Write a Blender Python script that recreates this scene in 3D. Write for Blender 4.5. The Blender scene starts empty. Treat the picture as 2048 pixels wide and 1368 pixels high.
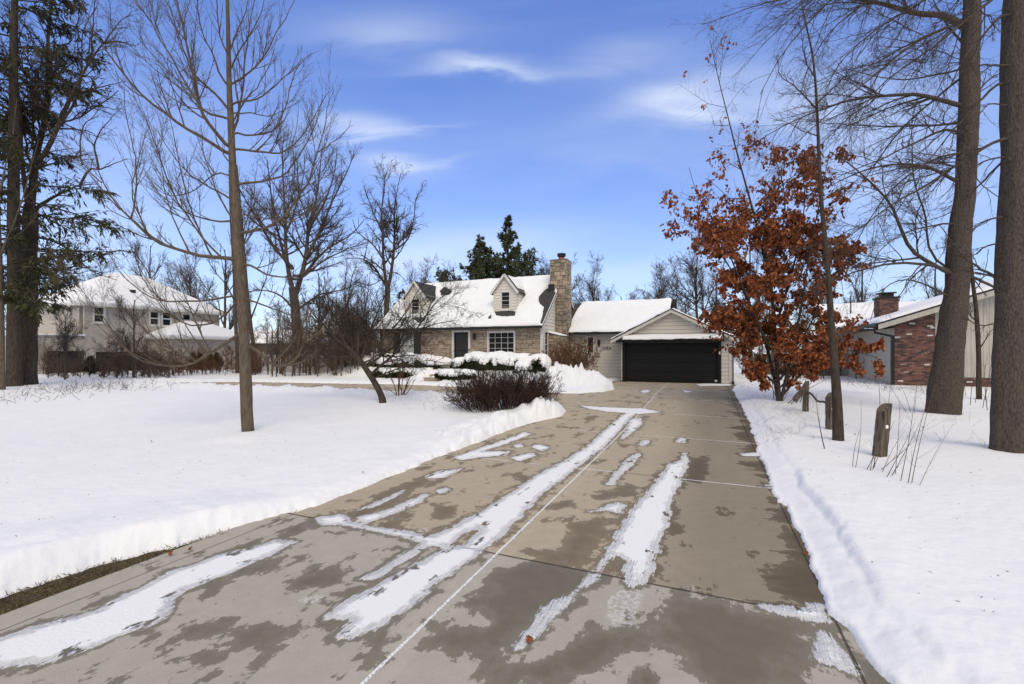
import bpy, math, random
import numpy as np
from math import radians, sin, cos, pi
sc = bpy.context.scene
# ---------------------------------------------------------------- camera, sky, sun, exposure
cam = bpy.data.cameras.new('camera'); co = bpy.data.objects.new('camera', cam)
sc.collection.objects.link(co); sc.camera = co
EYE = 2.0; FPX = 911.0; HZ = 700.0
co.location = (0, 0, EYE); co.rotation_euler = (radians(90), 0, 0)
cam.sensor_width = 36.0; cam.lens = 36.0*FPX/2048.0; cam.shift_y = (HZ-684.0)/2048.0
cam.clip_start = .05; cam.clip_end = 3000
SUN_EL, SUN_AZ = radians(48), radians(168)     # azimuth clockwise from +Y: behind the camera, to its right
w = bpy.data.worlds.new("World"); sc.world = w; w.use_nodes = True
def build_world():
    nt = w.node_tree; nt.nodes.clear(); N = nt.nodes.new; L = nt.links.new
    out = N('ShaderNodeOutputWorld'); bg = N('ShaderNodeBackground'); bg.inputs['Strength'].default_value = .10
    sky = N('ShaderNodeTexSky'); sky.sky_type = 'NISHITA'; sky.sun_disc = False
    sky.sun_elevation = SUN_EL; sky.sun_rotation = SUN_AZ; sky.air_density = 1.0; sky.dust_density = .6; sky.ozone_density = 2.2
    tc = N('ShaderNodeTexCoord'); sep = N('ShaderNodeSeparateXYZ'); L(tc.outputs['Generated'], sep.inputs[0])
    def M(op, a, b=None, c=None, clamp=False):
        m = N('ShaderNodeMath'); m.operation = op; m.use_clamp = clamp
        for i, s in enumerate((a, b, c)):
            if s is None: continue
            if isinstance(s, (int, float)): m.inputs[i].default_value = s
            else: L(s, m.inputs[i])
        return m.outputs[0]
    x, y, z = sep.outputs
    ym = M('MAXIMUM', y, .02); ax = M('DIVIDE', x, ym); az = M('DIVIDE', z, ym)
    # wisps of high cloud: direction (x/y, z/y), size, slope, strength
    noise = N('ShaderNodeTexNoise'); cmb = N('ShaderNodeCombineXYZ')
    L(M('MULTIPLY', ax, 2.2), cmb.inputs[0]); L(M('MULTIPLY', az, 9.0), cmb.inputs[1]); L(cmb.outputs[0], noise.inputs['Vector'])
    noise.inputs['Scale'].default_value = 1.5; noise.inputs['Detail'].default_value = 8; noise.inputs['Roughness'].default_value = .55
    noise.inputs['Distortion'].default_value = .6
    n1 = noise.outputs['Fac']
    wz = M('ADD', az, M('MULTIPLY', M('SUBTRACT', n1, .5), .09))
    tot = None
    P = [(945,130,70,15,0,.62),(985,142,130,9,.03,.28),(1385,215,90,26,-.14,.50),(1340,190,120,20,.25,.25),(1530,190,190,50,-.1,.26),(700,250,75,16,-.03,.5),(760,262,110,7,.1,.3),
         (780,320,50,15,-.1,.42),(840,330,80,6,.08,.22),(880,505,230,40,.12,.42),(780,60,120,34,0,.3),(1250,105,90,26,.1,.22),(1120,300,400,60,.1,.12),
         (1760,330,260,170,0,.34),(300,330,260,140,0,.20),(1000,640,1300,110,0,.34),(1180,560,260,18,.16,.2),(120,480,200,70,0,.3)]
    for (px, py, sx, sy, sl, st) in P:
        cx, cz = (px-1024)/FPX, (HZ-py)/FPX
        dx = M('SUBTRACT', ax, cx); dz = M('SUBTRACT', M('SUBTRACT', wz, cz), M('MULTIPLY', dx, sl))
        a = M('MULTIPLY', dx, FPX/sx/1.2); b = M('MULTIPLY', dz, FPX/sy/1.2)
        g = M('EXPONENT', M('MULTIPLY', M('ADD', M('MULTIPLY', a, a), M('MULTIPLY', b, b)), -1.0))
        g = M('MULTIPLY', g, st); tot = g if tot is None else M('ADD', tot, g)
    front = M('GREATER_THAN', y, .03)
    thin = M('MULTIPLY', M('MAXIMUM', M('SUBTRACT', n1, .25), 0.0), .13)
    back = M('MULTIPLY', M('SUBTRACT', 1.0, front), .45)
    tex = M('ADD', M('MULTIPLY', n1, .9), .45)
    cl = M('ADD', M('MULTIPLY', M('MULTIPLY', M('ADD', tot, thin), tex), front), back, clamp=True)
    hs = N('ShaderNodeMix'); hs.data_type = 'RGBA'; hs.blend_type = 'MULTIPLY'; hs.inputs[0].default_value = 1
    gm = N('ShaderNodeCombineXYZ')
    for i_, (c_, k_) in enumerate(zip(SKYTINT, (.10, .30, .75))): L(M('MULTIPLY_ADD', M('MAXIMUM', z, 0.0), c_*k_, c_), gm.inputs[i_])
    L(sky.outputs[0], hs.inputs[6]); L(gm.outputs[0], hs.inputs[7])
    mx = N('ShaderNodeMix'); mx.data_type = 'RGBA'; L(cl, mx.inputs[0]); L(hs.outputs[2], mx.inputs[6])
    mx.inputs[7].default_value = CLOUDCOL
    # unseen pale cloud overhead and behind the camera, added to neutralise blue skylight
    ov = N('ShaderNodeMapRange'); ov.interpolation_type = 'SMOOTHSTEP'; ov.inputs[1].default_value = .16; ov.inputs[2].default_value = .66; L(M('SUBTRACT', M('MULTIPLY', z, 1.0), M('MULTIPLY', y, .62)), ov.inputs[0])
    m3 = N('ShaderNodeMix'); m3.data_type = 'RGBA'; L(M('MULTIPLY', ov.outputs[0], .88), m3.inputs[0]); L(mx.outputs[2], m3.inputs[6]); m3.inputs[7].default_value = (6.3, 6.15, 6.5, 1)
    L(m3.outputs[2], bg.inputs[0]); L(bg.outputs[0], out.inputs[0])
SKYTINT = (1.16, 1.20, 1.46, 1); CLOUDCOL = (7.0, 7.8, 9.0, 1)
build_world()
sl = bpy.data.lights.new('sun', 'SUN'); so = bpy.data.objects.new('sun', sl); sc.collection.objects.link(so)
sl.energy = 1.38; sl.angle = radians(34); sl.color = (1, .87, .62)
from mathutils import Vector, Matrix
sd = Vector((sin(SUN_AZ)*cos(SUN_EL), cos(SUN_AZ)*cos(SUN_EL), sin(SUN_EL)))
so.rotation_euler = (-sd).to_track_quat('-Z', 'Y').to_euler()
vs = sc.view_settings; vs.view_transform = 'Standard'; vs.look = 'None'; vs.exposure = .25; vs.gamma = 1
sc.cycles.max_bounces = 5; sc.cycles.diffuse_bounces = 3; sc.cycles.glossy_bounces = 2

# ---------------------------------------------------------------- frames: (u,v) runs along the house front and up the driveway
TH = radians(23.2); CT, ST = cos(TH), sin(TH)
def uv2xy(u, v): return u*CT+v*ST, -u*ST+v*CT
def xy2uv(x, y): return x*CT-y*ST, x*ST+y*CT
def ss(a, b, x):
    t = np.clip((np.asarray(x, float)-a)/(b-a), 0, 1); return t*t*(3-2*t)
def gz(x, y):                                   # lie of the land
    x = np.asarray(x, float); y = np.asarray(y, float); u, v = xy2uv(x, y)
    g = .25*ss(9.5, 21, y)
    win = ss(-24, -20.5, u)*(1-ss(-8.9, -7.2, u))
    g = g+.62*ss(20.7, 22.6, v)*win*(1-ss(40, 50, v))
    g = g+.06*ss(8, 14, x)*ss(6, 14, y)
    return g
def ground(px, py, dz=0.0):                     # where the ray of an image point meets the ground
    a = (px-1024)/FPX; b = (py-HZ)/FPX; Y = 10.0
    for _ in range(60):
        Y = .5*Y+.5*(EYE-(float(gz(a*Y, Y))+dz))/b
    return a*Y, Y
def pu(px, py, v):                              # image point on the plane v = const -> (u, z)
    a = (px-1024)/FPX; Y = v/(a*ST+CT); return Y*(a*CT-ST), EYE-Y*(py-HZ)/FPX
def pvz(px, py, u):                             # image point on the plane u = const -> (v, z)
    a = (px-1024)/FPX; Y = u/(a*CT-ST); return Y*(a*ST+CT), EYE-Y*(py-HZ)/FPX
def p3(px, py, Y): return ((px-1024)/FPX*Y, Y, EYE-(py-HZ)/FPX*Y)

# ---------------------------------------------------------------- noise
def _h(ix, iy, iz, s):
    h = (ix.astype(np.int64)*374761393+iy.astype(np.int64)*668265263+iz.astype(np.int64)*2147483647+s*974634777) & 0xffffffff
    h = ((h ^ (h >> 13))*1274126177) & 0xffffffff; h = h ^ (h >> 16); h = (h*2246822519) & 0xffffffff; h ^= h >> 15
    return h/4294967295.0
def vn(x, y, z=0.0, s=0):
    x = np.asarray(x, float); y = np.asarray(y, float); z = np.asarray(z, float)+np.zeros_like(x)
    ix, iy, iz = np.floor(x), np.floor(y), np.floor(z); fx, fy, fz = x-ix, y-iy, z-iz
    fx, fy, fz = [f*f*(3-2*f) for f in (fx, fy, fz)]; r = 0
    for dx in (0, 1):
        for dy in (0, 1):
            for dz in (0, 1):
                wt = (fx if dx else 1-fx)*(fy if dy else 1-fy)*(fz if dz else 1-fz)
                r = r+wt*_h(ix+dx, iy+dy, iz+dz, s)
    return r
def fbm(x, y, z=0.0, o=4, s=0, g=.5):
    t = 0; a = 1; n = 0
    for k in range(o):
        t = t+a*vn(np.asarray(x)*2**k, np.asarray(y)*2**k, np.asarray(z)*2**k, s+k*17); n += a; a *= g
    return t/n-.5
def sdf(x, y, poly):                            # signed distance, positive inside
    P = np.array(poly, float); d = np.full(np.shape(x), 1e9); ins = np.zeros(np.shape(x), bool)
    for i in range(len(P)):
        a = P[i]; b = P[(i+1) % len(P)]; e = b-a; wx, wy = x-a[0], y-a[1]
        t = np.clip((wx*e[0]+wy*e[1])/max(e@e, 1e-12), 0, 1)
        d = np.minimum(d, (wx-e[0]*t)**2+(wy-e[1]*t)**2)
        c = ((a[1] <= y) & (b[1] > y)) | ((b[1] <= y) & (a[1] > y))
        if abs(e[1]) > 1e-12: ins ^= c & (x < a[0]+(y-a[1])/e[1]*e[0])
    return np.where(ins, 1, -1)*np.sqrt(d)

# ---------------------------------------------------------------- objects
def link(o): sc.collection.objects.link(o); return o
def tag(o, label=None, cat=None, group=None, kind=None):
    if label: o['label'] = label
    if cat: o['category'] = cat
    if group: o['group'] = group
    if kind: o['kind'] = kind
    return o
def empty(name, loc=(0, 0, 0), rz=0, label=None, cat=None, group=None):
    o = bpy.data.objects.new(name, None); o.location = loc; o.rotation_euler = (0, 0, rz); o.empty_display_size = .3
    link(o); return tag(o, label, cat, group)
def np_mesh(name, V, F, mat, parent=None, smooth=False, col=None, attrs=None, offset=None):
    """V (n,3); F list of (m,k) int arrays"""
    V = np.asarray(V, np.float32)
    if offset is not None: V = V-np.asarray(offset, np.float32)
    F = [np.asarray(f, np.int32) for f in F if len(f)]
    me = bpy.data.meshes.new(name); me.vertices.add(len(V)); me.vertices.foreach_set('co', V.ravel())
    nl = sum(f.size for f in F); nf = sum(len(f) for f in F)
    me.loops.add(nl); me.polygons.add(nf)
    me.loops.foreach_set('vertex_index', np.concatenate([f.ravel() for f in F]))
    tot = np.concatenate([np.full(len(f), f.shape[1], np.int32) for f in F]); st = np.concatenate([[0], np.cumsum(tot)[:-1]]).astype(np.int32)
    me.polygons.foreach_set('loop_start', st); me.polygons.foreach_set('loop_total', tot)
    me.polygons.foreach_set('use_smooth', np.full(nf, bool(smooth)))
    me.update(calc_edges=True); me.validate()
    if col is not None:
        at = me.attributes.new('tone', 'FLOAT', 'FACE' if len(col) == nf else 'POINT'); at.data.foreach_set('value', np.asarray(col, np.float32))
    for k, a in (attrs or {}).items():
        at = me.attributes.new(k, 'FLOAT', 'POINT'); at.data.foreach_set('value', np.asarray(a, np.float32).ravel())
    me.materials.append(mat); o = bpy.data.objects.new(name, me); link(o)
    if parent is not None: o.parent = parent
    return o
class MB:
    def __init__(s): s.v = []; s.f = []; s.t = []
    def face(s, pts, tone=.5):
        n = len(s.v); s.v += [tuple(p) for p in pts]; s.f.append(tuple(range(n, n+len(pts)))); s.t.append(tone)
    def hexa(s, p, tone=.5):                    # 8 corners: bottom 4, top 4
        n = len(s.v); s.v += [tuple(q) for q in p]
        for q in ((0, 3, 2, 1), (4, 5, 6, 7), (0, 1, 5, 4), (1, 2, 6, 5), (2, 3, 7, 6), (3, 0, 4, 7)):
            s.f.append(tuple(n+i for i in q)); s.t.append(tone)
    def box(s, x0, x1, y0, y1, z0, z1, tone=.5):
        s.hexa([(x0, y0, z0), (x1, y0, z0), (x1, y1, z0), (x0, y1, z0), (x0, y0, z1), (x1, y0, z1), (x1, y1, z1), (x0, y1, z1)], tone)
    def beam(s, a, b, w_, h_, tone=.5, up=(0, 0, 1)):
        a = Vector(a); b = Vector(b); d = (b-a).normalized(); u = Vector(up)
        sd_ = d.cross(u).normalized()*w_/2; uu = sd_.cross(d).normalized()*h_/2
        s.hexa([a-sd_-uu, a+sd_-uu, b+sd_-uu, b-sd_-uu, a-sd_+uu, a+sd_+uu, b+sd_+uu, b-sd_+uu], tone)
    def prism(s, poly, f0, f1, tone=.5):        # poly of 2D points, f0/f1 map to 3D on either side
        n = len(s.v); k = len(poly); s.v += [f0(*p) for p in poly]+[f1(*p) for p in poly]
        s.f.append(tuple(n+i for i in range(k))[::-1]); s.f.append(tuple(n+k+i for i in range(k))); s.t += [tone]*2
        for i in range(k):
            j = (i+1) % k; s.f.append((n+i, n+j, n+k+j, n+k+i)); s.t.append(tone)
    def cyl(s, a, b, r0, r1, n=12, tone=.5):
        a = Vector(a); b = Vector(b); d = (b-a).normalized(); u = Vector((0, 0, 1)) if abs(d.z) < .9 else Vector((1, 0, 0))
        e1 = d.cross(u).normalized(); e2 = d.cross(e1); k = len(s.v)
        for c, r in ((a, r0), (b, r1)):
            for i in range(n): s.v.append(tuple(c+(e1*cos(2*pi*i/n)+e2*sin(2*pi*i/n))*r))
        for i in range(n):
            j = (i+1) % n; s.f.append((k+i, k+j, k+n+j, k+n+i)); s.t.append(tone)
        s.f.append(tuple(k+i for i in range(n))[::-1]); s.f.append(tuple(k+n+i for i in range(n))); s.t += [tone]*2
    def build(s, name, mat, parent=None, offset=None, bevel=0, smooth=False):
        me = bpy.data.meshes.new(name)
        off = Vector(offset) if offset is not None else Vector((0, 0, 0))
        me.from_pydata([tuple(Vector(p)-off) for p in s.v], [], s.f); me.update()
        if len(s.t) == len(me.polygons):
            at = me.attributes.new('tone', 'FLOAT', 'FACE'); at.data.foreach_set('value', np.array(s.t, np.float32))
        if smooth: me.polygons.foreach_set('use_smooth', [True]*len(me.polygons))
        import bmesh as _b
        bm = _b.new(); bm.from_mesh(me); _b.ops.recalc_face_normals(bm, faces=bm.faces); bm.to_mesh(me); bm.free()
        me.materials.append(mat); o = bpy.data.objects.new(name, me); link(o)
        if parent is not None: o.parent = parent
        if bevel:
            m = o.modifiers.new('bevel', 'BEVEL'); m.width = bevel; m.segments = 2; m.limit_method = 'ANGLE'
        return o

# ---------------------------------------------------------------- materials
def mat(name, rgb, rough=.8, var=.0, vscale=4.0, bump=0.0, bscale=20.0, stretch=(1, 1, 1), tone=0.0, spec=.3, rgb2=None, metal=0, detail=5, tone_rgb=None, bdist=.02):
    m = bpy.data.materials.new(name); m.use_nodes = True; nt = m.node_tree; N = nt.nodes.new; L = nt.links.new
    b = nt.nodes['Principled BSDF']; b.inputs['Roughness'].default_value = rough; b.inputs['Specular IOR Level'].default_value = spec
    b.inputs['Metallic'].default_value = metal
    tc = N('ShaderNodeTexCoord'); mp = N('ShaderNodeMapping'); mp.inputs['Scale'].default_value = stretch
    L(tc.outputs['Object'], mp.inputs[0])
    c = None
    if rgb2 is None: rgb2 = tuple(x*(1-var) for x in rgb)
    nz = N('ShaderNodeTexNoise'); nz.inputs['Scale'].default_value = vscale; nz.inputs['Detail'].default_value = detail; L(mp.outputs[0], nz.inputs['Vector'])
    mr = N('ShaderNodeMapRange'); mr.inputs[1].default_value = .35; mr.inputs[2].default_value = .65; L(nz.outputs['Fac'], mr.inputs[0])
    mx = N('ShaderNodeMix'); mx.data_type = 'RGBA'; L(mr.outputs[0], mx.inputs[0]); mx.inputs[6].default_value = (*rgb, 1); mx.inputs[7].default_value = (*rgb2, 1)
    c = mx.outputs[2]
    if tone or tone_rgb:
        at = N('ShaderNodeAttribute'); at.attribute_name = 'tone'
        if tone_rgb:
            cr = N('ShaderNodeValToRGB'); el = cr.color_ramp.elements
            for i, (p, q) in enumerate(tone_rgb):
                e = el[i] if i < 2 else el.new(p); e.position = p; e.color = (*q, 1)
            L(at.outputs['Fac'], cr.inputs[0])
            m2 = N('ShaderNodeMix'); m2.data_type = 'RGBA'; m2.blend_type = 'MULTIPLY'; m2.inputs[0].default_value = 1
            L(c, m2.inputs[6]); L(cr.outputs[0], m2.inputs[7]); c = m2.outputs[2]
        else:
            r2 = N('ShaderNodeMapRange'); r2.inputs[3].default_value = 1-tone; r2.inputs[4].default_value = 1+tone; L(at.outputs['Fac'], r2.inputs[0])
            m2 = N('ShaderNodeVectorMath'); m2.operation = 'SCALE'; L(c, m2.inputs[0]); L(r2.outputs[0], m2.inputs['Scale']); c = m2.outputs[0]
    L(c, b.inputs['Base Color'])
    if bump:
        n2 = N('ShaderNodeTexNoise'); n2.inputs['Scale'].default_value = bscale; n2.inputs['Detail'].default_value = 6; L(mp.outputs[0], n2.inputs['Vector'])
        bp = N('ShaderNodeBump'); bp.inputs['Strength'].default_value = bump; bp.inputs['Distance'].default_value = bdist; L(n2.outputs['Fac'], bp.inputs['Height']); L(bp.outputs[0], b.inputs['Normal'])
    return m
SNOW = (.86, .87, .89)
M_snow = mat('snow', SNOW, .75, .03, 1.6, .5, 8, spec=.2, bdist=.03)
M_snowcap = mat('snow_on_things', SNOW, .75, .02, 2, .4, 6, spec=.2, bdist=.05)
M_soil = mat('soil', (.10, .075, .045), .95, .5, 12, .6, 40)
M_stone = mat('ashlar_stone', (.43, .355, .275), .9, rgb2=(.35, .285, .22), vscale=5, bump=.5, bscale=14, tone_rgb=[(0, (.72, .70, .68)), (.25, (.9, .88, .87)), (.6, (1, 1, 1)), (1, (1.16, 1.14, 1.1))])
M_mortar = mat('mortar', (.17, .15, .13), .95, .2, 20)  # also the dark backing whose colour paints the shadow lines between siding boards
M_chimst = mat('chimney_stone', (.40, .33, .25), .9, rgb2=(.22, .195, .165), vscale=1.6, bump=.6, bscale=12, tone_rgb=[(0, (.62, .62, .62)), (.25, (.8, .78, .76)), (.6, (1, 1, 1)), (1, (1.3, 1.22, 1.1))])
M_white = mat('white_siding', (.72, .69, .62), .6, .06, 3, .05, 30, stretch=(1, 1, 6))
M_grey = mat('pale_siding', (.60, .565, .50), .6, .06, 3, .05, 30, stretch=(1, 1, 6))
M_trim = mat('white_trim', (.68, .67, .64), .5, .05, 6)
M_gtrim = mat('pale_trim', (.62, .59, .53), .5, .05, 6)
M_black = mat('black_paint', (.012, .012, .0125), .55, .2, 6, spec=.2)
M_gutter = mat('black_gutter', (.014, .015, .016), .4)
M_shut = mat('dark_shutter', (.03, .034, .04), .6, .1, 10)
M_shing = mat('asphalt_shingle', (.038, .038, .041), .95, rgb2=(.062, .06, .06), vscale=26, bump=.5, bscale=40)
M_glass = mat('dark_glass', (.014, .015, .017), .2, spec=.12)
M_glassb = mat('reflecting_glass', (.03, .03, .032), .2, spec=.18)
M_curt = mat('white_curtain', (.55, .56, .55), .8, .15, 9, stretch=(8, 8, .5))
M_dark = mat('dark_interior', (.015, .014, .013), .9)
M_clay = mat('clay_flue', (.42, .13, .055), .8, .2, 10)
M_metal = mat('dark_metal', (.03, .03, .032), .5, metal=.3)
M_wood = mat('weathered_wood', (.17, .14, .108), .9, spec=.1, rgb2=(.055, .044, .034), vscale=22, stretch=(1, 1, .10), bump=.8, bscale=14)
M_woodf = mat('fence_wood', (.12, .095, .075), .9, .4, 6, stretch=(1, 1, .2), bump=.4, bscale=20)
M_vinyl = mat('pale_fence', (.50, .47, .44), .7, .12, 2)
M_brick = mat('red_brick', (.30, .30, .30), .9, .15, 10, .3, 30, tone_rgb=[(0, (.20, .15, .15)), (.3, (.45, .25, .22)), (.6, (.66, .32, .26)), (.93, (.85, .48, .38)), (.95, (2.2, 2.1, 2.0))])
M_board = mat('vertical_siding', (.49, .465, .415), .8, .18, 5, stretch=(2, 2, .25), bump=.1, bscale=20)
M_tanwall = mat('tan_siding', (.47, .43, .38), .8, .08, 3)
M_oak = mat('oak_leaf', (.345, .122, .052), .8, spec=.1, rgb2=(.18, .055, .026), vscale=9, tone_rgb=[(0, (.45, .42, .45)), (.5, (1.1, 1.05, 1)), (1, (1.7, 2.0, 2.1))])
def bark(name, rgb, k=.55, vs_=7.0, bump=.9):
    return mat(name, rgb, .95, rgb2=tuple(x*k for x in rgb), vscale=vs_*2.2, stretch=(1, 1, .3), bump=bump, bscale=22, bdist=.03, spec=.1)
M_bark_fg = bark('smooth_tan_bark', (.150, .118, .088), .62, 9, .5)
M_bark_dk = bark('grey_brown_bark', (.085, .067, .054))
M_bark_big = mat('ridged_bark', (.115, .096, .08), .95, rgb2=(.058, .046, .038), vscale=55, stretch=(1, 1, .28), bump=1.0, bscale=38, bdist=.03, spec=.08)
M_bark_far = bark('far_bark', (.12, .098, .082))
M_twig_red = bark('red_twig', (.080, .050, .042))
M_twig_tan = bark('tan_twig', (.21, .115, .07))
M_twig_brn = bark('brown_twig', (.165, .122, .094))
M_needle = mat('spruce_needles', (.075, .068, .034), .85, spec=.1, rgb2=(.042, .045, .024), vscale=3, tone=.35)
M_pine = mat('pine_needles', (.095, .105, .052), .85, spec=.1, rgb2=(.055, .066, .034), vscale=2, tone=.35)
M_yew = mat('yew_needles', (.04, .055, .024), .85, spec=.1, rgb2=(.02, .028, .013), vscale=6, tone=.3)
M_drygrass = mat('dry_grass', (.46, .38, .25), .9, .4, 5, tone=.3)
M_turf = mat('dead_turf', (.16, .12, .06), .9, rgb2=(.08, .075, .03), vscale=9, tone=.4)
# ================================================================ the lie of the snow, ground and driveway
def GP(pts): return [ground(p[0], p[1], p[2] if len(p) > 2 else 0.0) for p in pts]
RIGHT = GP([(1775, 1368), (1735, 1322), (1700, 1270), (1652, 1228), (1640, 1195), (1622, 1130), (1588, 1055), (1562, 1010), (1546, 985), (1532, 940), (1514, 905), (1502, 860), (1490, 830), (1478, 805), (1464, 780)])
UPPER = GP([(1228, 779), (1205, 784), (1150, 787), (1118, 786), (1000, 779), (901, 773), (828, 769.5), (763, 768), (626, 766), (502, 763.5), (400, 764), (306, 766)])
LOWER = GP([(335, 768.5, .12), (480, 773, .12), (614, 776, .12), (763, 782, .12), (860, 786, .12), (897, 787, .14), (1000, 792, .2), (1090, 800, .1), (1118, 806, .05)])
LEFT = GP([(1133, 821), (1126, 832), (1060, 846), (1000, 868), (900, 905), (760, 963), (640, 1010), (560, 1030), (480, 1052), (350, 1088), (200, 1122), (0, 1190)])
CLEAR = [(3.2, -8), (1.9, 1.2)]+RIGHT+[uv2xy(1.3, 25.5), uv2xy(1.1, 27), uv2xy(-4.6, 27), uv2xy(-5.2, 25), ground(1222, 774)]+UPPER+LOWER+LEFT+[(-5.05, 2.8), (-8, 1.4), (-14, -1.5), (-14, -8)]
mound = [(-5.6, 20.35, 1.5, .75, .80), (-6.6, 21.0, 1.0, .8, .55), (-4.75, 20.9, .55, .5, .25), (-8.2, 21.2, 1.0, .8, .35)]
isle = [ground(1085, 818, .2), ground(1040, 840, .2), ground(950, 868, .2)]
def snow_top(x, y, fine=True):
    u, v = xy2uv(x, y); g = gz(x, y); d = -sdf(x, y, CLEAR)
    near = np.exp(-np.maximum(np.hypot(x, y)-14, 0)/10)
    rough = ss(0, .1, d)*(1-ss(.7, 1.8, d))
    d = d+near*(fbm(x*3.1, y*3.1, 0, 3, 3)*.13*(.55+.45*ss(4, 7, v))+fbm(x*14, y*14, 0, 3, 5)*.045)+(1-near)*fbm(x*2, y*2, 0, 2, 3)*.15
    left = ss(-3.0, -4.2, u)*(1-ss(17.2, 18.2, v)); rightm = ss(.3, .9, u)*(v < 26)
    h = .115*(.45*ss(-.02, .07, d)+.55*ss(.02, .34, d))
    bank = left*(.0+.13*ss(7.5, 11, v)*(1-ss(14.5, 17, v))+.075*(1-ss(3.4, 4.4, v)))
    h = h+bank*ss(.0, .28, d)*(1-ss(.55, 1.7, d))*(1+1.2*fbm(x*1.3, y*1.3, 0, 3, 11))
    rv = .5+1.2*vn(u*.8, v*.9, 0, 71)
    h = h-rightm*.022*rv*ss(.02, .08, d)*(1-ss(.33, .39, d))+rightm*.032*rv*ss(.34, .45, d)*(1-ss(.55, 1.3, d))
    # tyre print in the near right verge
    tr = rightm*np.exp(-((d-.17)/.09)**2)*(v < 4.3)*(.012*np.sin((v+.35*(u-1))*2*pi/.05))
    h = h+tr*ss(.05, .1, d)
    lump = np.abs(fbm(x*3.6+2.5*fbm(x*1.1, y*1.1, 0, 2, 61), y*3.6, 0, 4, 21, .55))*2
    lumpamp = rough*(left*(.03+.14*ss(6.5, 10, v))+.02*rightm+.04*(1-left)*(1-rightm))
    h = h+lumpamp*(lump-.28)
    for (mu, mv, ru, rv, mh) in mound:
        q = ((u-mu)/ru)**2+((v-mv)/rv)**2; h = h+mh*np.exp(-q*.9)*(1+.6*(lump-.35))*ss(-.15, .1, d)
    for k, (ix, iy) in enumerate(isle):
        q = ((x-ix)**2+(y-iy)**2)/(.75**2); h = h+(.26, .2, .1)[k]*np.exp(-q)*(.7+.9*lump)*ss(-.05, .12, d)
    for (tx, ty, tr_) in TREEBASES:                 # snow drifted up or hollowed round the trunks
        r = np.hypot(x-tx, y-ty); h = h+.05*np.exp(-((r-tr_*1.3)/(.35+tr_*.5))**2)
    h = h+ss(.3, 2.0, d)*(.05*fbm(x*.35, y*.35, 0, 3, 31)+.018*fbm(x*2.2, y*2.2, 0, 3, 41)+.010*fbm(x*6, y*6, 0, 3, 43)*near)
    ter = ss(-22, -20, u)*(1-ss(-9, -8, u))*ss(20.4, 21, v)*(1-ss(23.2, 23.8, v)); h = h+ter*(.14*(lump-.3)+.05)
    path = (np.abs(u+13.9+.25*(v-22)) < .62)*ss(20.2, 20.8, v)*(1-ss(23, 23.6, v)); h = h-path*.12
    return g+np.where(d < -.02, -.07, h-.07*(1-ss(-.02, .03, d)))
TREEBASES = [(*ground(497, 873, .12), .17), (*ground(1888, 838, .12), .4), (*ground(2014, 905, .12), .33), (*ground(1676, 885, .12), .12), (*ground(765, 800, .12), .15)]
def snow_z(x, y): return float(snow_top(np.array([x]), np.array([y]))[0])
def on_snow(px, py):
    x, y = ground(px, py, .12); return x, y, snow_z(x, y)
def fan_grid():
    A = np.radians(np.concatenate([np.arange(-180, -56, 4.0), np.arange(-56, 56, .165), np.arange(56, 180, 4.0)]))
    R = [.5]
    while R[-1] < 62: R.append(R[-1]*1.0115)
    while R[-1] < 1500: R.append(R[-1]*1.25)
    R = np.array(R); AA, RR = np.meshgrid(A, R, indexing='ij')
    X = np.sin(AA)*RR; Y = np.cos(AA)*RR
    nA, nR = X.shape; Z = snow_top(X.ravel(), Y.ravel())
    i = np.arange(nA)[:, None]; j = np.arange(nR-1)[None, :]; i2 = (i+1) % nA
    a = i*nR+j; b = i2*nR+j
    F = np.stack([a+0*b, a+1+0*b, b+1, b], -1).reshape(-1, 4)
    c = len(Z); V = np.concatenate([np.stack([X.ravel(), Y.ravel(), Z], -1), [[0, 0, -.07]]])
    T = np.stack([np.arange(nA)*nR, ((np.arange(nA)+1) % nA)*nR, np.full(nA, c)], -1)
    return V, [F, T]
V, F = fan_grid()
tag(np_mesh('snow_ground', V, F, M_snow, smooth=True), kind='structure')
# bare ground under the snow
gx = np.concatenate([np.linspace(-70, -16, 28), np.linspace(-15, 15, 61), np.linspace(17, 70, 27)]); gy = np.concatenate([np.linspace(-20, 30, 101), np.linspace(32, 90, 30)])
X, Y = np.meshgrid(gx, gy, indexing='ij'); n2 = len(gy); Z = gz(X.ravel(), Y.ravel())-.035
ii, jj = np.meshgrid(np.arange(len(gx)-1), np.arange(n2-1), indexing='ij'); a = (ii*n2+jj).ravel()
tag(np_mesh('ground', np.stack([X.ravel(), Y.ravel(), Z], -1), [np.stack([a, a+n2, a+n2+1, a+1], -1)], M_soil), kind='structure')

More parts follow.
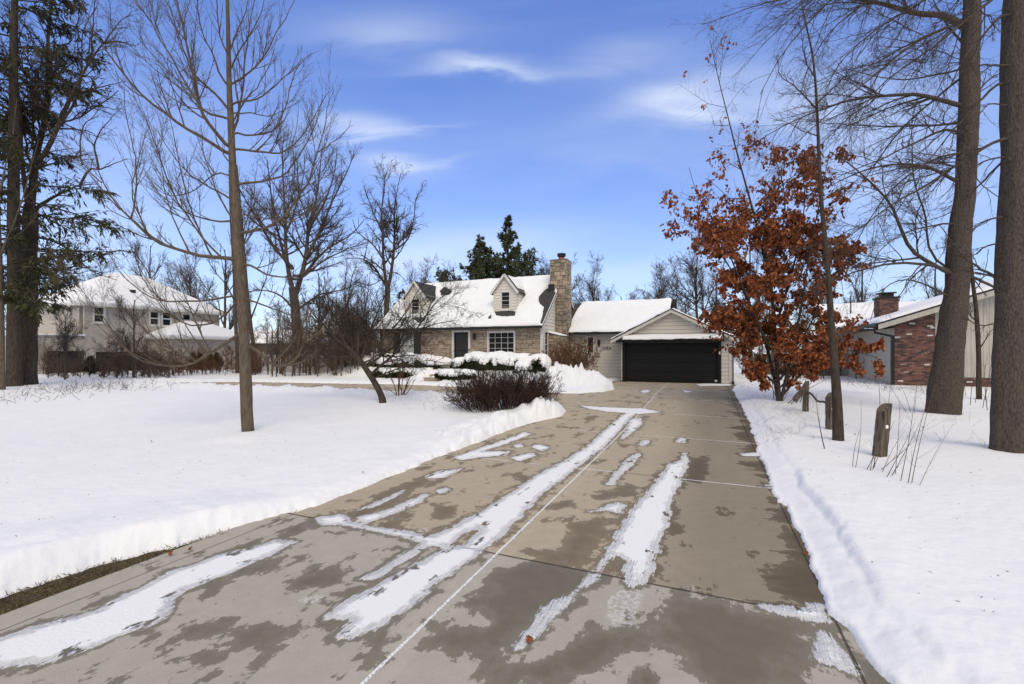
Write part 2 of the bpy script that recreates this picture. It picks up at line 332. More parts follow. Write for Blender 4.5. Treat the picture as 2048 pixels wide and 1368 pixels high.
SNOWP = [  # patches of snow left on the concrete (image points on the ground)
 [(1285,815),(1256,842),(1232,870),(1208,895),(1152,938),(1122,962),(1090,985),(1038,1040),(1010,1070),(965,1105),(920,1140),(880,1165),(800,1235),(740,1265),(680,1282),(668,1276),(700,1240),(640,1236),(662,1220),(690,1200),(760,1162),(820,1130),(868,1106),(892,1092),(858,1096),(800,1128),(765,1155),(722,1162),(722,1155),(760,1138),(800,1112),(850,1078),(948,1028),(1020,985),(1070,950),(1126,922),(1178,888),(1206,862),(1240,832),(1262,818)],
 [(1372,905),(1380,922),(1364,965),(1346,1000),(1342,1040),(1322,1085),(1302,1165),(1262,1174),(1242,1160),(1250,1122),(1240,1112),(1215,1120),(1206,1146),(1182,1168),(1150,1190),(1132,1215),(1095,1260),(1035,1302),(1030,1294),(1060,1250),(1085,1215),(1110,1202),(1165,1165),(1200,1120),(1235,1060),(1258,1020),(1290,985),(1320,950),(1336,928),(1360,920),(1364,906)],
 [(-60,1290),(60,1255),(200,1215),(340,1143),(440,1108),(560,1078),(598,1083),(560,1100),(470,1145),(380,1178),(352,1200),(340,1235),(300,1252),(200,1290),(80,1330),(-40,1345)],
 [(630,1036),(690,1027),(702,1045),(780,1058),(850,1069),(905,1082),(890,1096),(830,1080),(760,1064),(700,1051),(645,1049)],
 [(716,1034),(760,1024),(800,1010),(848,988),(858,990),(838,1006),(800,1022),(760,1036),(724,1048)],
 [(716,1020),(760,1002),(806,980),(790,996),(742,1016)],[(850,952),(880,942),(924,937),(890,955),(858,957)],[(872,982),(892,975),(898,980),(880,986)],
 [(905,915),(940,903),(1000,882),(1050,864),(1062,868),(1004,890),(962,903),(1020,902),(1012,910),(960,914),(925,920)],
 [(1028,890),(1042,886),(1046,893),(1032,896)],[(1060,893),(1080,888),(1100,895),(1082,902)],[(1020,915),(1065,905),(1070,912),(1040,922)],
 [(1158,811),(1230,815),(1290,817),(1322,824),(1280,828),(1215,823),(1176,817)],
 [(1212,970),(1240,935),(1262,912),(1280,905),(1272,922),(1245,945),(1228,970)],[(1180,1024),(1212,1012),(1240,1004),(1250,1012),(1240,1028),(1215,1020)],
 [(1278,890),(1284,882),(1300,878),(1290,892)],[(1262,838),(1282,836),(1284,848),(1256,872),(1240,880),(1250,862)],
 [(1638,1266),(1652,1270),(1700,1318),(1722,1352),(1700,1350),(1664,1330),(1630,1318)],[(1512,1210),(1590,1215),(1645,1208),(1660,1245),(1600,1238),(1540,1222)],
 [(1352,884),(1360,874),(1370,878),(1368,886)],[(1280,782),(1296,779),(1302,783),(1288,786)],[(1390,768),(1440,765),(1462,765),(1462,771),(1400,772)],
 [(1362,780),(1385,783),(1372,785)],[(1480,908),(1530,903),(1532,912),(1490,912)],[(280,1090),(300,1086),(296,1094)],[(1532,970),(1560,964),(1566,975),(1540,978)]]
ICEP = [[(1214,1200),(1240,1178),(1284,1180),(1288,1215),(1262,1255),(1225,1252),(1210,1235)],[(1120,1200),(1160,1168),(1172,1172),(1150,1200),(1100,1240),(1080,1232)],[(590,1200),(640,1185),(655,1192),(620,1210)],[(1370,1175),(1390,1170),(1394,1190),(1378,1192)],[(832,1062),(850,1055),(860,1062),(842,1068)]]
WETP = [[(640,1040),(700,1022),(790,975),(860,945),(870,962),(820,985),(790,1012),(740,1040),(690,1050),(668,1060)],
 [(1090,1010),(1130,995),(1150,1010),(1130,1025),(1100,1022)],[(1140,1050),(1200,1030),(1230,1040),(1190,1110),(1160,1140),(1080,1120),(1040,1100),(1050,1090),(1110,1100)],
 [(1380,915),(1420,910),(1426,940),(1400,965),(1360,965)],[(1330,1045),(1365,1040),(1375,1065),(1340,1080),(1318,1075)],[(1190,985),(1250,970),(1275,972),(1270,990),(1220,1000),(1180,1000)],
 [(1490,1110),(1515,1102),(1532,1112),(1510,1120)],[(1540,990),(1556,1020),(1590,1090),(1624,1180),(1640,1215),(1600,1212),(1570,1200),(1584,1170),(1560,1150),(1545,1135),(1590,1110),(1600,1100),(1570,1060),(1550,1020),(1536,1002)],
 [(860,1010),(890,1005),(930,1012),(915,1035),(875,1040),(858,1030)],[(750,1048),(800,1040),(808,1058),(790,1068),(760,1060)],
 [(820,1300),(850,1270),(960,1240),(960,1180),(1000,1130),(1120,1120),(1200,1140),(1240,1150),(1210,1190),(1120,1240),(1000,1300),(950,1330),(880,1330),(860,1310)],
 [(1000,1330),(1100,1300),(1180,1240),(1300,1260),(1340,1180),(1500,1215),(1620,1245),(1650,1300),(1600,1340),(1660,1400),(1480,1420),(1360,1340),(1330,1290),(1240,1330),(1140,1400),(1000,1360)],
 [(340,1260),(420,1230),(520,1240),(560,1255),(480,1300),(400,1290)],[(300,1330),(420,1290),(470,1310),(380,1340)],
 [(430,1290),(520,1260),(600,1240),(590,1280),(520,1320),(480,1310)],[(560,1160),(640,1140),(700,1130),(720,1145),(640,1180),(570,1185)],[(610,1050),(660,1045),(690,1065),(640,1070)]]
def to_uv(poly): return [xy2uv(*ground(max(-400, p[0]), p[1])) for p in poly]
def field(u, v, polys):
    f = np.full(u.shape, -3.0)
    for k, p in enumerate(polys): f = np.maximum(f, sdf(u, v, to_uv(p))+(.022 if polys is SNOWP and k > 2 else 0))
    if polys is SNOWP: f = np.minimum(f, -sdf(u, v, to_uv([(906,1090),(925,1070),(964,1051),(960,1062),(935,1080),(918,1092)])))
    return f
def concrete():
    m = bpy.data.materials.new('concrete'); m.use_nodes = True; nt = m.node_tree; N = nt.nodes.new; L = nt.links.new; bs = nt.nodes['Principled BSDF']
    def M(op, a, b=None, c=None, cl=False):
        k = N('ShaderNodeMath'); k.operation = op; k.use_clamp = cl
        for i, s in enumerate((a, b, c)):
            if s is None: continue
            if isinstance(s, (int, float)): k.inputs[i].default_value = s
            else: L(s, k.inputs[i])
        return k.outputs[0]
    def sm(x, a, b):
        k = N('ShaderNodeMapRange'); k.interpolation_type = 'SMOOTHSTEP'; k.inputs[1].default_value = a; k.inputs[2].default_value = b; L(x, k.inputs[0]); return k.outputs[0]
    tc = N('ShaderNodeTexCoord')
    def noise(scale, st=(1, 1, 1), det=6, ro=.55, off=0, dist=0):
        mp = N('ShaderNodeMapping'); mp.inputs['Scale'].default_value = st; mp.inputs['Location'].default_value = (off, off*.7, 0); L(tc.outputs['Object'], mp.inputs[0])
        n = N('ShaderNodeTexNoise'); n.inputs['Scale'].default_value = scale; n.inputs['Detail'].default_value = det; n.inputs['Roughness'].default_value = ro; n.inputs['Distortion'].default_value = dist
        L(mp.outputs[0], n.inputs['Vector']); return n.outputs['Fac']
    def mix(f, a, b):
        k = N('ShaderNodeMix'); k.data_type = 'RGBA'
        L(f, k.inputs[0])
        for i, s in ((6, a), (7, b)):
            if isinstance(s, tuple): k.inputs[i].default_value = (*s, 1)
            else: L(s, k.inputs[i])
        return k.outputs[2]
    sep = N('ShaderNodeSeparateXYZ'); L(tc.outputs['Object'], sep.inputs[0]); u, v = sep.outputs[0], sep.outputs[1]
    def att(n):
        a = N('ShaderNodeAttribute'); a.attribute_name = n; return a.outputs['Fac']
    sd_, wd, idp = att('snow_d'), att('wet_d'), att('ice_d')
    e = M('SUBTRACT', noise(16, det=8, ro=.65), .5); eb = M('SUBTRACT', noise(4.5, det=4), .5); st = M('SUBTRACT', noise(1, (60, 3.0, 1), 4, .6), .5)
    dist = sm(v, 12, 24)
    sn = M('ADD', sd_, M('ADD', M('MULTIPLY', e, .09), M('ADD', M('MULTIPLY', eb, .16), M('ADD', M('MULTIPLY', st, .13), .0))))
    snow = sm(sn, -.004, .02)
    snow = M('MULTIPLY', snow, M('SUBTRACT', 1.0, M('MULTIPLY', sm(noise(3.6, (1.5, .8, 1), 6, .62, 7), .60, .63), sm(sn, .16, .1))), None)
    # snow lying in the joints
    jd = M('ABSOLUTE', M('ADD', u, 1.9)); jn = noise(5, (1, .8, 1), 5, .6, 3)
    vv = M('SUBTRACT', M('MODULO', M('ADD', v, 11.61), 3.48), 1.74)   # joints where this is 0 -> v = .57+3.48k (offset folded below)
    cj = M('ABSOLUTE', vv)
    jl = M('MULTIPLY', sm(M('ADD', jd, M('MULTIPLY', e, .02)), .017, .009), sm(jn, .28, .36))
    jc = M('MULTIPLY', sm(M('ADD', cj, M('MULTIPLY', e, .02)), .018, .008), M('MULTIPLY', sm(noise(.8, det=5, off=9), .40, .50), sm(v, 5.0, 7.0)))
    groove = M('MAXIMUM', sm(jd, .016, .010), M('MAXIMUM', sm(cj, .016, .010), M('MAXIMUM', sm(M('ABSOLUTE', M('SUBTRACT', u, .87)), .012, .006), M('MULTIPLY', sm(M('ABSOLUTE', M('ADD', u, 4.63)), .008, .003), sm(v, 4.1, 4.0)))))
    snow = M('MAXIMUM', snow, M('MAXIMUM', jl, jc))
    # wet: round the snow, traced puddles and blotches
    nearf = sm(v, 4.1, 4.0)
    bl = M('SUBTRACT', noise(1.7, (1.35, .8, 1), 7, .64, 2, .3), .5)
    bl2 = M('SUBTRACT', noise(3.4, (1.1, .9, 1), 5, .6, 13), .5)
    side = sm(u, -2.2, -.6)
    thr = M('ADD', .068, M('ADD', M('MULTIPLY', nearf, -.02), M('MULTIPLY', M('MULTIPLY', side, M('SUBTRACT', 1.0, nearf)), .05)))
    w1 = M('MULTIPLY', M('SUBTRACT', M('ADD', bl, M('MULTIPLY', bl2, .35)), thr), 1.2)
    w2 = M('ADD', wd, M('ADD', M('MULTIPLY', eb, .34), M('ADD', M('MULTIPLY', bl2, .42), M('MULTIPLY', bl, .35))))
    w3 = M('ADD', sd_, M('ADD', .06, M('MULTIPLY', eb, .42)))
    w4 = M('ADD', M('SUBTRACT', u, .78), M('ADD', M('MULTIPLY', M('SUBTRACT', noise(1.1, (.6, 1.3, 1), 5, .6, 31), .5), 1.9), M('MULTIPLY', nearf, -2.0)))
    wf = M('ADD', M('MAXIMUM', M('MAXIMUM', w1, w4), M('MAXIMUM', w2, w3)), M('ADD', M('MULTIPLY', e, .20), M('MULTIPLY', st, .08)))
    wet = M('MULTIPLY', sm(wf, -.006, .02), M('ADD', .80, M('MULTIPLY', sm(wf, .0, .22), .2)))
    wet = M('MULTIPLY', wet, M('SUBTRACT', 1.0, M('MULTIPLY', dist, .35)))
    # base colour
    big = noise(.45, det=4, off=21); grit = noise(110, det=4, ro=.7); mid = noise(7, det=6)
    dry = mix(nearf, (.425, .365, .275), (.405, .375, .322))
    tone = M('ADD', .42, M('ADD', M('MULTIPLY', grit, .72), M('ADD', M('MULTIPLY', mid, .28), M('MULTIPLY', big, .18))))
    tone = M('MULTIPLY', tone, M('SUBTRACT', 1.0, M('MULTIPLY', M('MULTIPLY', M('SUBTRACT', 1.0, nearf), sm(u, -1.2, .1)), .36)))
    tone = M('MULTIPLY', tone, M('SUBTRACT', 1.0, M('MULTIPLY', sm(M('ABSOLUTE', M('ADD', u, 1.9)), .16, .13), -.05)))
    wetc = mix(nearf, (.185, .150, .103), (.165, .147, .112))
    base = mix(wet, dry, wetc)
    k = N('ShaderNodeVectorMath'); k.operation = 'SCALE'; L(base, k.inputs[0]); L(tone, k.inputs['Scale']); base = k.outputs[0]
    base = mix(M('MULTIPLY', groove, .8), base, (.05, .042, .033))
    icm = M('MULTIPLY', sm(M('ADD', idp, M('MULTIPLY', eb, .1)), -.01, .02), sm(noise(26, det=6, ro=.7), .44, .56))
    base = mix(M('MULTIPLY', icm, .7), base, (.62, .60, .58))
    sgrit = noise(60, det=4)
    thinedge = M('MULTIPLY', M('SUBTRACT', 1.0, sm(sn, .0, .06)), sm(sgrit, .5, .4))
    base = mix(M('MULTIPLY', snow, M('SUBTRACT', 1.0, M('MULTIPLY', thinedge, .6))), base, (.84, .85, .865))
    L(base, bs.inputs['Base Color'])
    rough = M('ADD', M('MULTIPLY', M('MULTIPLY', wet, M('SUBTRACT', 1.0, snow)), -.22), .88); L(rough, bs.inputs['Roughness'])
    bs.inputs['Specular IOR Level'].default_value = .14
    h = M('ADD', M('MULTIPLY', M('MULTIPLY', snow, sm(sn, 0, .10)), .032), M('ADD', M('MULTIPLY', grit, .0012), M('MULTIPLY', groove, -.006)))
    h = M('ADD', h, M('MULTIPLY', M('MULTIPLY', snow, noise(40, det=5)), .008))
    bp = N('ShaderNodeBump'); bp.inputs['Strength'].default_value = .9; bp.inputs['Distance'].default_value = 1.0; L(h, bp.inputs['Height']); L(bp.outputs[0], bs.inputs['Normal'])
    return m
M_conc = concrete()
def strip(Lf, Rf, us, ts):
    out = []
    for t in ts:
        a = np.array(Lf(t)); b = np.array(Rf(t))
        for s in us: out.append(a*(1-s)+b*s)
    return np.array(out)
def slab(name, pu_, pv_, nu, nv, dz):
    V = np.stack([pu_, pv_, gz(*uv2xy(pu_, pv_))+dz], -1)
    i, j = np.meshgrid(np.arange(nv-1), np.arange(nu-1), indexing='ij'); a = (i*nu+j).ravel()
    F = np.stack([a, a+1, a+nu+1, a+nu], -1)
    o = np_mesh(name, V, [F], M_conc, attrs={'snow_d': field(pu_, pv_, SNOWP), 'wet_d': field(pu_, pv_, WETP), 'ice_d': field(pu_, pv_, ICEP)})
    o.rotation_euler = (0, 0, -TH); return tag(o, kind='structure')
vs1 = np.concatenate([np.linspace(-8, .3, 14), np.arange(.35, 12, .045), np.arange(12, 25.7, .11), [25.72]])
us1 = np.linspace(0, 1, 126); VV, SS = np.meshgrid(vs1, us1, indexing='ij')
left_u = np.where(VV < 4.05, -4.9, -4.65); UU = left_u*(1-SS)+1.25*SS
slab('driveway', UU.ravel(), VV.ravel(), len(us1), len(vs1), 0.0)
up = np.array([xy2uv(*p) for p in [ground(1240, 765)]+UPPER]); lo = np.array([xy2uv(*p) for p in LOWER[::-1]])
def resamp(P, n):
    d = np.concatenate([[0], np.cumsum(np.hypot(*np.diff(P, axis=0).T))]); t = np.linspace(0, d[-1], n); return np.stack([np.interp(t, d, P[:, k]) for k in (0, 1)], -1)
up = np.array([(-4.5, 26.5)]+[tuple(q+np.array([0, .9])) for q in up[1:]]); lo = np.array([(-4.5, 15.4), (-5.3, 15.7)]+[tuple(q-np.array([0, .7])) for q in lo])
up, lo = resamp(up, 260), resamp(lo, 260); s = np.linspace(0, 1, 40)[None, :, None]
G2 = up[:, None, :]*(1-s)+lo[:, None, :]*s
slab('circular_drive', G2[..., 0].ravel(), G2[..., 1].ravel(), 40, 260, -.006)

# ================================================================ branches
def unit(a): return a/np.maximum(np.linalg.norm(a, axis=-1, keepdims=True), 1e-9)
def tubes(P, R, sides=4):
    """P (M,n,3) R (M,n) -> verts, quads"""
    M_, n, _ = P.shape; T = np.empty_like(P); T[:, 1:-1] = P[:, 2:]-P[:, :-2]; T[:, 0] = P[:, 1]-P[:, 0]; T[:, -1] = P[:, -1]-P[:, -2]; T = unit(T)
    md = unit(P[:, -1]-P[:, 0]); ref = np.zeros((M_, 3)); k = np.argmin(np.abs(md), axis=1); ref[np.arange(M_), k] = 1
    e1 = unit(np.cross(T, ref[:, None, :])); e2 = np.cross(T, e1); an = np.arange(sides)*2*pi/sides
    V = P[:, :, None, :]+(e1[:, :, None, :]*np.cos(an)[None, None, :, None]+e2[:, :, None, :]*np.sin(an)[None, None, :, None])*R[:, :, None, None]
    m, i, j = np.meshgrid(np.arange(M_), np.arange(n-1), np.arange(sides), indexing='ij'); j2 = (j+1) % sides; b = (m*n+i)*sides
    return V.reshape(-1, 3), np.stack([b+j, b+j2, b+sides+j2, b+sides+j], -1).reshape(-1, 4)
def merge(parts):
    Vs, Fs, o = [], [], 0
    for V, F in parts: Vs.append(V); Fs.append(F+o); o += len(V)
    return np.concatenate(Vs), np.concatenate(Fs)
def grow(P, R, rng, per, ratio, ang=(35, 60), wander=.12, up=.05, n=6, t0=.15, t1=1.0, rf=.6, rmin=.002, tip=.35, fall=.5, bylen=True, lmin=0, curve=None):
    M_, n0, _ = P.shape; L = np.linalg.norm(np.diff(P, axis=1), axis=-1).sum(1)
    lam = per*(L/L.mean()) if bylen else np.full(M_, per, float); cnt = rng.poisson(lam); idx = np.repeat(np.arange(M_), cnt); K = len(idx)
    t = t0+(t1-t0)*rng.random(K); f = t*(n0-1)*.9999; i = f.astype(int); fr = (f-i)[:, None]
    S = P[idx, i]*(1-fr)+P[idx, i+1]*fr; T = unit(P[idx, i+1]-P[idx, i]); r0 = R[idx, i]*(1-fr[:, 0])+R[idx, i+1]*fr[:, 0]
    rv = rng.normal(size=(K, 3)); pr = unit(rv-(rv*T).sum(1, keepdims=True)*T); a = np.radians(rng.uniform(ang[0], ang[1], K))[:, None]
    D = unit(np.cos(a)*T+np.sin(a)*pr)
    if up > .09: D[:, 2] = np.abs(D[:, 2])
    ln = np.maximum(L[idx]*ratio*(1-fall*t)*rng.uniform(.55, 1.25, K), lmin)
    Q = np.empty((K, n, 3)); Q[:, 0] = S; upv = np.array([0, 0, 1.0])
    for k in range(1, n):
        D = unit(D+rng.normal(size=(K, 3))*wander+upv*up)
        Q[:, k] = Q[:, k-1]+D*(ln/(n-1))[:, None]
    rr = np.maximum(r0*rf, rmin)[:, None]*(1-(1-tip)*np.linspace(0, 1, n)[None, :]); return Q, np.maximum(rr, rmin*.6)
def catmull(P, n):
    P = np.array(P, float); d = np.concatenate([[0], np.cumsum(np.linalg.norm(np.diff(P[:, :3], axis=0), axis=1)**.7)]); E = np.vstack([2*P[0]-P[1], P, 2*P[-1]-P[-2]]); out = []
    for t in np.linspace(0, d[-1], n):
        k = min(np.searchsorted(d, t, 'right')-1, len(P)-2); s_ = (t-d[k])/(d[k+1]-d[k]); p0, p1, p2, p3_ = E[k:k+4]
        out.append(.5*((2*p1)+(-p0+p2)*s_+(2*p0-5*p1+4*p2-p3_)*s_**2+(-p0+3*p1-3*p2+p3_)*s_**3))
    return np.array(out)
def traced(Y0, lines, rng, n=14, dev=.35):
    """lines: (list of (px,py), w0, w1[, dy]) at depth Y0; each drifts in depth like a real limb. Returns P,R"""
    Ps, Rs = [], []
    for ln in lines:
        pts, w0, w1 = ln[:3]; pts = np.array(pts, float); d = np.concatenate([[0], np.cumsum(np.hypot(*np.diff(pts, axis=0).T))]); Lm = d[-1]/FPX*Y0
        dy = ln[3] if len(ln) > 3 else rng.uniform(-dev, dev)*Lm; t = d/d[-1]
        Yv = Y0+dy*t; Q = np.stack([(pts[:, 0]-1024)/FPX*Yv, Yv, EYE-(pts[:, 1]-HZ)/FPX*Yv], -1)
        Q = catmull(Q, n); Ps.append(Q); Rs.append((w1*.7+(w0*.85-w1*.7)*np.linspace(1, 0, n)**1.25)/2/FPX*Y0)
    return np.array(Ps), np.array(Rs)
def trunk_tube(Y0, pts, sides=14, n=26, flare=0, seed=0, dy=0):
    """pts (px,py,w): lean and taper of a trunk; ragged, with a root flare"""
    p = np.array(pts, float); t = (p[0, 1]-p[:, 1])/(p[0, 1]-p[-1, 1]); Yv = Y0+dy*t
    Q = np.stack([(p[:, 0]-1024)/FPX*Yv, Yv, EYE-(p[:, 1]-HZ)/FPX*Yv, p[:, 2]/2/FPX*Yv], -1); Q = catmull(Q, n)
    P = Q[None, :, :3]; R = Q[None, :, 3]*.88; V, F = tubes(P, R, sides)
    c = np.repeat(P[0], sides, 0); rel = V-c; an = np.tile(np.arange(sides)*2*pi/sides, n); z = V[:, 2]
    k = 1+.12*(vn(np.cos(an)*1.5+seed, np.sin(an)*1.5, z*1.1, 7)-.5)*2+.05*(vn(np.cos(an)*4+seed, np.sin(an)*4, z*5, 8)-.5)
    if sides > 24: k = k+.075*(np.abs(vn(np.cos(an)*9+seed, np.sin(an)*9, z*2.2, 9)-.5)*2-.3)+.03*(vn(np.cos(an)*16, np.sin(an)*16, z*6, 10)-.5)
    zb = c[:, 2]-c[0, 2]; rb = R[0, 0]
    k = k+flare*np.exp(-np.maximum(zb, 0)/(rb*1.6))*(.6+.5*np.sin(an*4+seed))
    V = c+rel*k[:, None]; V[:sides, 2] -= .25
    return (V, F), P, R
def make_tree(name, label, base, trunkVF, crownVF, mt, mc, cat='tree', group=None, extra=None, crown_name='crown'):
    t = empty(name, base, 0, label, cat, group)
    if trunkVF is not None: np_mesh('trunk', trunkVF[0], [trunkVF[1]], mt, t, True, offset=base)
    if crownVF is not None: np_mesh(crown_name, crownVF[0], [crownVF[1]], mc, t, True, offset=base)
    return t
def cards(C, D, rng, ln, wd, droop=0.0, bend=0):
    """flat elongated leaf pieces centred at C along D: diamonds of 4 verts"""
    K = len(C); D = unit(D+np.array([0, 0, -droop])); rv = rng.normal(size=(K, 3)); s_ = unit(np.cross(D, rv)); l = (ln*rng.uniform(.6, 1.3, K))[:, None]; w_ = (wd*rng.uniform(.7, 1.3, K))[:, None]
    V = np.stack([C, C+D*l*.5+s_*w_*.5, C+D*l, C+D*l*.5-s_*w_*.5], 1).reshape(-1, 3)
    return V, np.arange(K*4).reshape(K, 4)
def sample(P, rng, K, t0=.1, t1=1.0):
    M_, n, _ = P.shape; m = rng.integers(0, M_, K); f = (t0+(t1-t0)*rng.random(K))*(n-1)*.9999; i = f.astype(int); fr = (f-i)[:, None]
    return P[m, i]*(1-fr)+P[m, i+1]*fr, unit(P[m, i+1]-P[m, i])
# ================================================================ houses (local axes: x = u, y = v)
def root_uv(name, u, v, z, label, cat, group=None):
    x, y = uv2xy(u, v); o = empty(name, (x, y, z), -TH, label, cat, group); return o, (u, v, z)
def W_front(v0): return lambda a, z, d: (a, v0-d, z)      # wall looking back at the road
def W_right(u0): return lambda a, z, d: (u0+d, a, z)      # wall looking towards +u
def W_left(u0): return lambda a, z, d: (u0-d, a, z)
def cut(r, holes):                                        # rect minus rects
    rs = [r]
    for (x0, x1, z0, z1) in holes:
        o = []
        for (a0, a1, b0, b1) in rs:
            if a1 <= x0 or a0 >= x1 or b1 <= z0 or b0 >= z1: o.append((a0, a1, b0, b1)); continue
            if a0 < x0: o.append((a0, x0, b0, b1))
            if a1 > x1: o.append((x1, a1, b0, b1))
            m0, m1 = max(a0, x0), min(a1, x1)
            if b0 < z0: o.append((m0, m1, b0, z0))
            if b1 > z1: o.append((m0, m1, z1, b1))
        rs = o
    return [q for q in rs if q[1]-q[0] > .004 and q[3]-q[2] > .004]
def siding(W, a0, a1, z0, z1, span=None, holes=(), course=.2, lip=.02, joints=0):
    """lapped boards; span(z) -> (a_lo, a_hi) clips gables"""
    m = MB(); z = z0; k = 0
    while z < z1-1e-4:
        zt = min(z+course, z1); segs = cut((a0, a1, z, zt), holes)
        for (p, q, b, t) in segs:
            if span: lb, hb = span(b); lt, ht = span(t)
            else: lb = lt = -1e9; hb = ht = 1e9
            pb, qb, pt, qt = max(p, lb), min(q, hb), max(p, lt), min(q, ht)
            if qb-pb < .01: continue
            if qt < pt: qt = pt = (pt+qt)/2
            g_ = .011 if t >= zt-1e-6 and z+course <= z1+1e-6 else 0  # gap onto the dark backing stands in for the shadow under each lap
            t2 = t-g_; fb = lip*(1-(b-z)/course)+.003; ft = lip*(1-(t2-z)/course)+.003; t = t2
            m.face([W(pb, b, fb), W(qb, b, fb), W(qt, t, ft), W(pt, t, ft)]); m.face([W(pb, b, 0), W(qb, b, 0), W(qb, b, fb), W(pb, b, fb)])
        z += course; k += 1
    return m
def ashlar(W, a0, a1, z0, z1, holes, rng, bmin=.14, d=.03, wmax=.62, hs=(.13, .2, .26, .33)):
    m = MB(); zr = z0
    rects = []
    while zr < z1-.02:
        h = rng.choice([.26, .2, .32]); h = min(h, z1-zr)
        if z1-zr-h < .08: h = z1-zr
        a = a0-rng.uniform(0, .3)
        while a < a1:
            wd = rng.uniform(.22, wmax)
            if h > .19 and rng.random() < .55:
                s_ = h*rng.choice([.4, .5, .6]); m1 = a+wd*rng.uniform(.4, .6)
                if rng.random() < .5: rects += [(a, a+wd, zr, zr+s_), (a, m1, zr+s_, zr+h), (m1, a+wd, zr+s_, zr+h)]
                else: rects += [(a, m1, zr, zr+s_), (m1, a+wd, zr, zr+s_), (a, a+wd, zr+s_, zr+h)]
            else: rects.append((a, a+wd, zr, zr+h))
            a += wd
        zr += h
    j = .011
    for (p, q, b, t) in rects:
        p, q = max(p, a0), min(q, a1)
        if q-p < .03: continue
        for (p2, q2, b2, t2) in cut((p, q, b, t), holes):
            if q2-p2 < .03 or t2-b2 < .03: continue
            e = j*.5; dd = d+rng.uniform(-.008, .012); c = .012; tn = rng.random()
            o = [W(p2+e, b2+e, .0), W(q2-e, b2+e, .0), W(q2-e, t2-e, .0), W(p2+e, t2-e, .0)]; i = [W(p2+e+c, b2+e+c, dd), W(q2-e-c, b2+e+c, dd), W(q2-e-c, t2-e-c, dd), W(p2+e+c, t2-e-c, dd)]
            m.face(i, tn)
            for k in range(4): m.face([o[k], o[(k+1) % 4], i[(k+1) % 4], i[k]], tn)
    return m
def back(W, a0, a1, z0, z1, holes, d=0.0, th=.15):
    m = MB()
    for (p, q, b, t) in cut((a0, a1, z0, z1), holes):
        m.hexa([W(p, b, d-th), W(q, b, d-th), W(q, b, d), W(p, b, d), W(p, t, d-th), W(q, t, d-th), W(q, t, d), W(p, t, d)])
    return m
def wbox(m, W, a0, a1, z0, z1, d0, d1, tone=.5):
    m.hexa([W(a0, z0, d0), W(a1, z0, d0), W(a1, z0, d1), W(a0, z0, d1), W(a0, z1, d0), W(a1, z1, d0), W(a1, z1, d1), W(a0, z1, d1)], tone)
def window(parent, off, W, a0, a1, z0, z1, cols, rows, trim=.09, glass=None, tm=None, sill=True, depth=.09, bar=.022, label=None, meet=None, name='window', curtain=None):
    """opening a0..a1, z0..z1; a frame part with glass, sill as sub-parts"""
    f = MB()
    for (p, q, b, t) in ((a0-trim, a0, z0-trim, z1+trim), (a1, a1+trim, z0-trim, z1+trim), (a0, a1, z1, z1+trim), (a0, a1, z0-trim, z0)): wbox(f, W, p, q, b, t, -.06, .045)
    s = .035
    for (p, q, b, t) in ((a0, a0+s, z0, z1), (a1-s, a1, z0, z1), (a0+s, a1-s, z1-s, z1), (a0+s, a1-s, z0, z0+s)): wbox(f, W, p, q, b, t, -.06, .006)
    for k in range(1, cols):
        x = a0+(a1-a0)*k/cols; wbox(f, W, x-bar/2, x+bar/2, z0+s, z1-s, -.055, -.012)
    for k in range(1, rows):
        z = z0+(z1-z0)*k/rows; b_ = bar*(1.9 if meet == k else 1); wbox(f, W, a0+s, a1-s, z-b_/2, z+b_/2, -.054, -.010 if meet != k else .0)
    fo = f.build(name, tm or M_trim, parent, off); 
    if label: fo['label'] = label
    g = MB(); g.face([W(a0, z0, -.045), W(a1, z0, -.045), W(a1, z1, -.045), W(a0, z1, -.045)]); g.build('pane', glass or M_glass, fo, None if False else off).location = (0, 0, 0)
    if curtain:
        c = MB()
        for (p, q) in curtain:
            nn = 14
            for k in range(nn):
                x0_, x1_ = p+(q-p)*k/nn, p+(q-p)*(k+1)/nn; d0, d1 = -.043+.0*(k % 2), -.043
                c.face([W(x0_, z0, -.041-.002*(k % 2)), W(x1_, z0, -.041-.002*((k+1) % 2)), W(x1_, z1, -.041-.002*((k+1) % 2)), W(x0_, z1, -.041-.002*(k % 2))])
        c.build('curtain', M_curt, fo, off)
    if sill:
        c = MB(); wbox(c, W, a0-trim-.03, a1+trim+.03, z0-trim-.035, z0-trim-.001, -.02, .075); c.build('sill', tm or M_trim, fo, off)
    return fo
def rayroof(px, py, v0, z0, k):
    a = (px-1024)/FPX; b = (py-HZ)/FPX; f = a*ST+CT; Y = (2-z0+k*v0)/(k*f+b); return Y*(a*CT-ST), Y*f
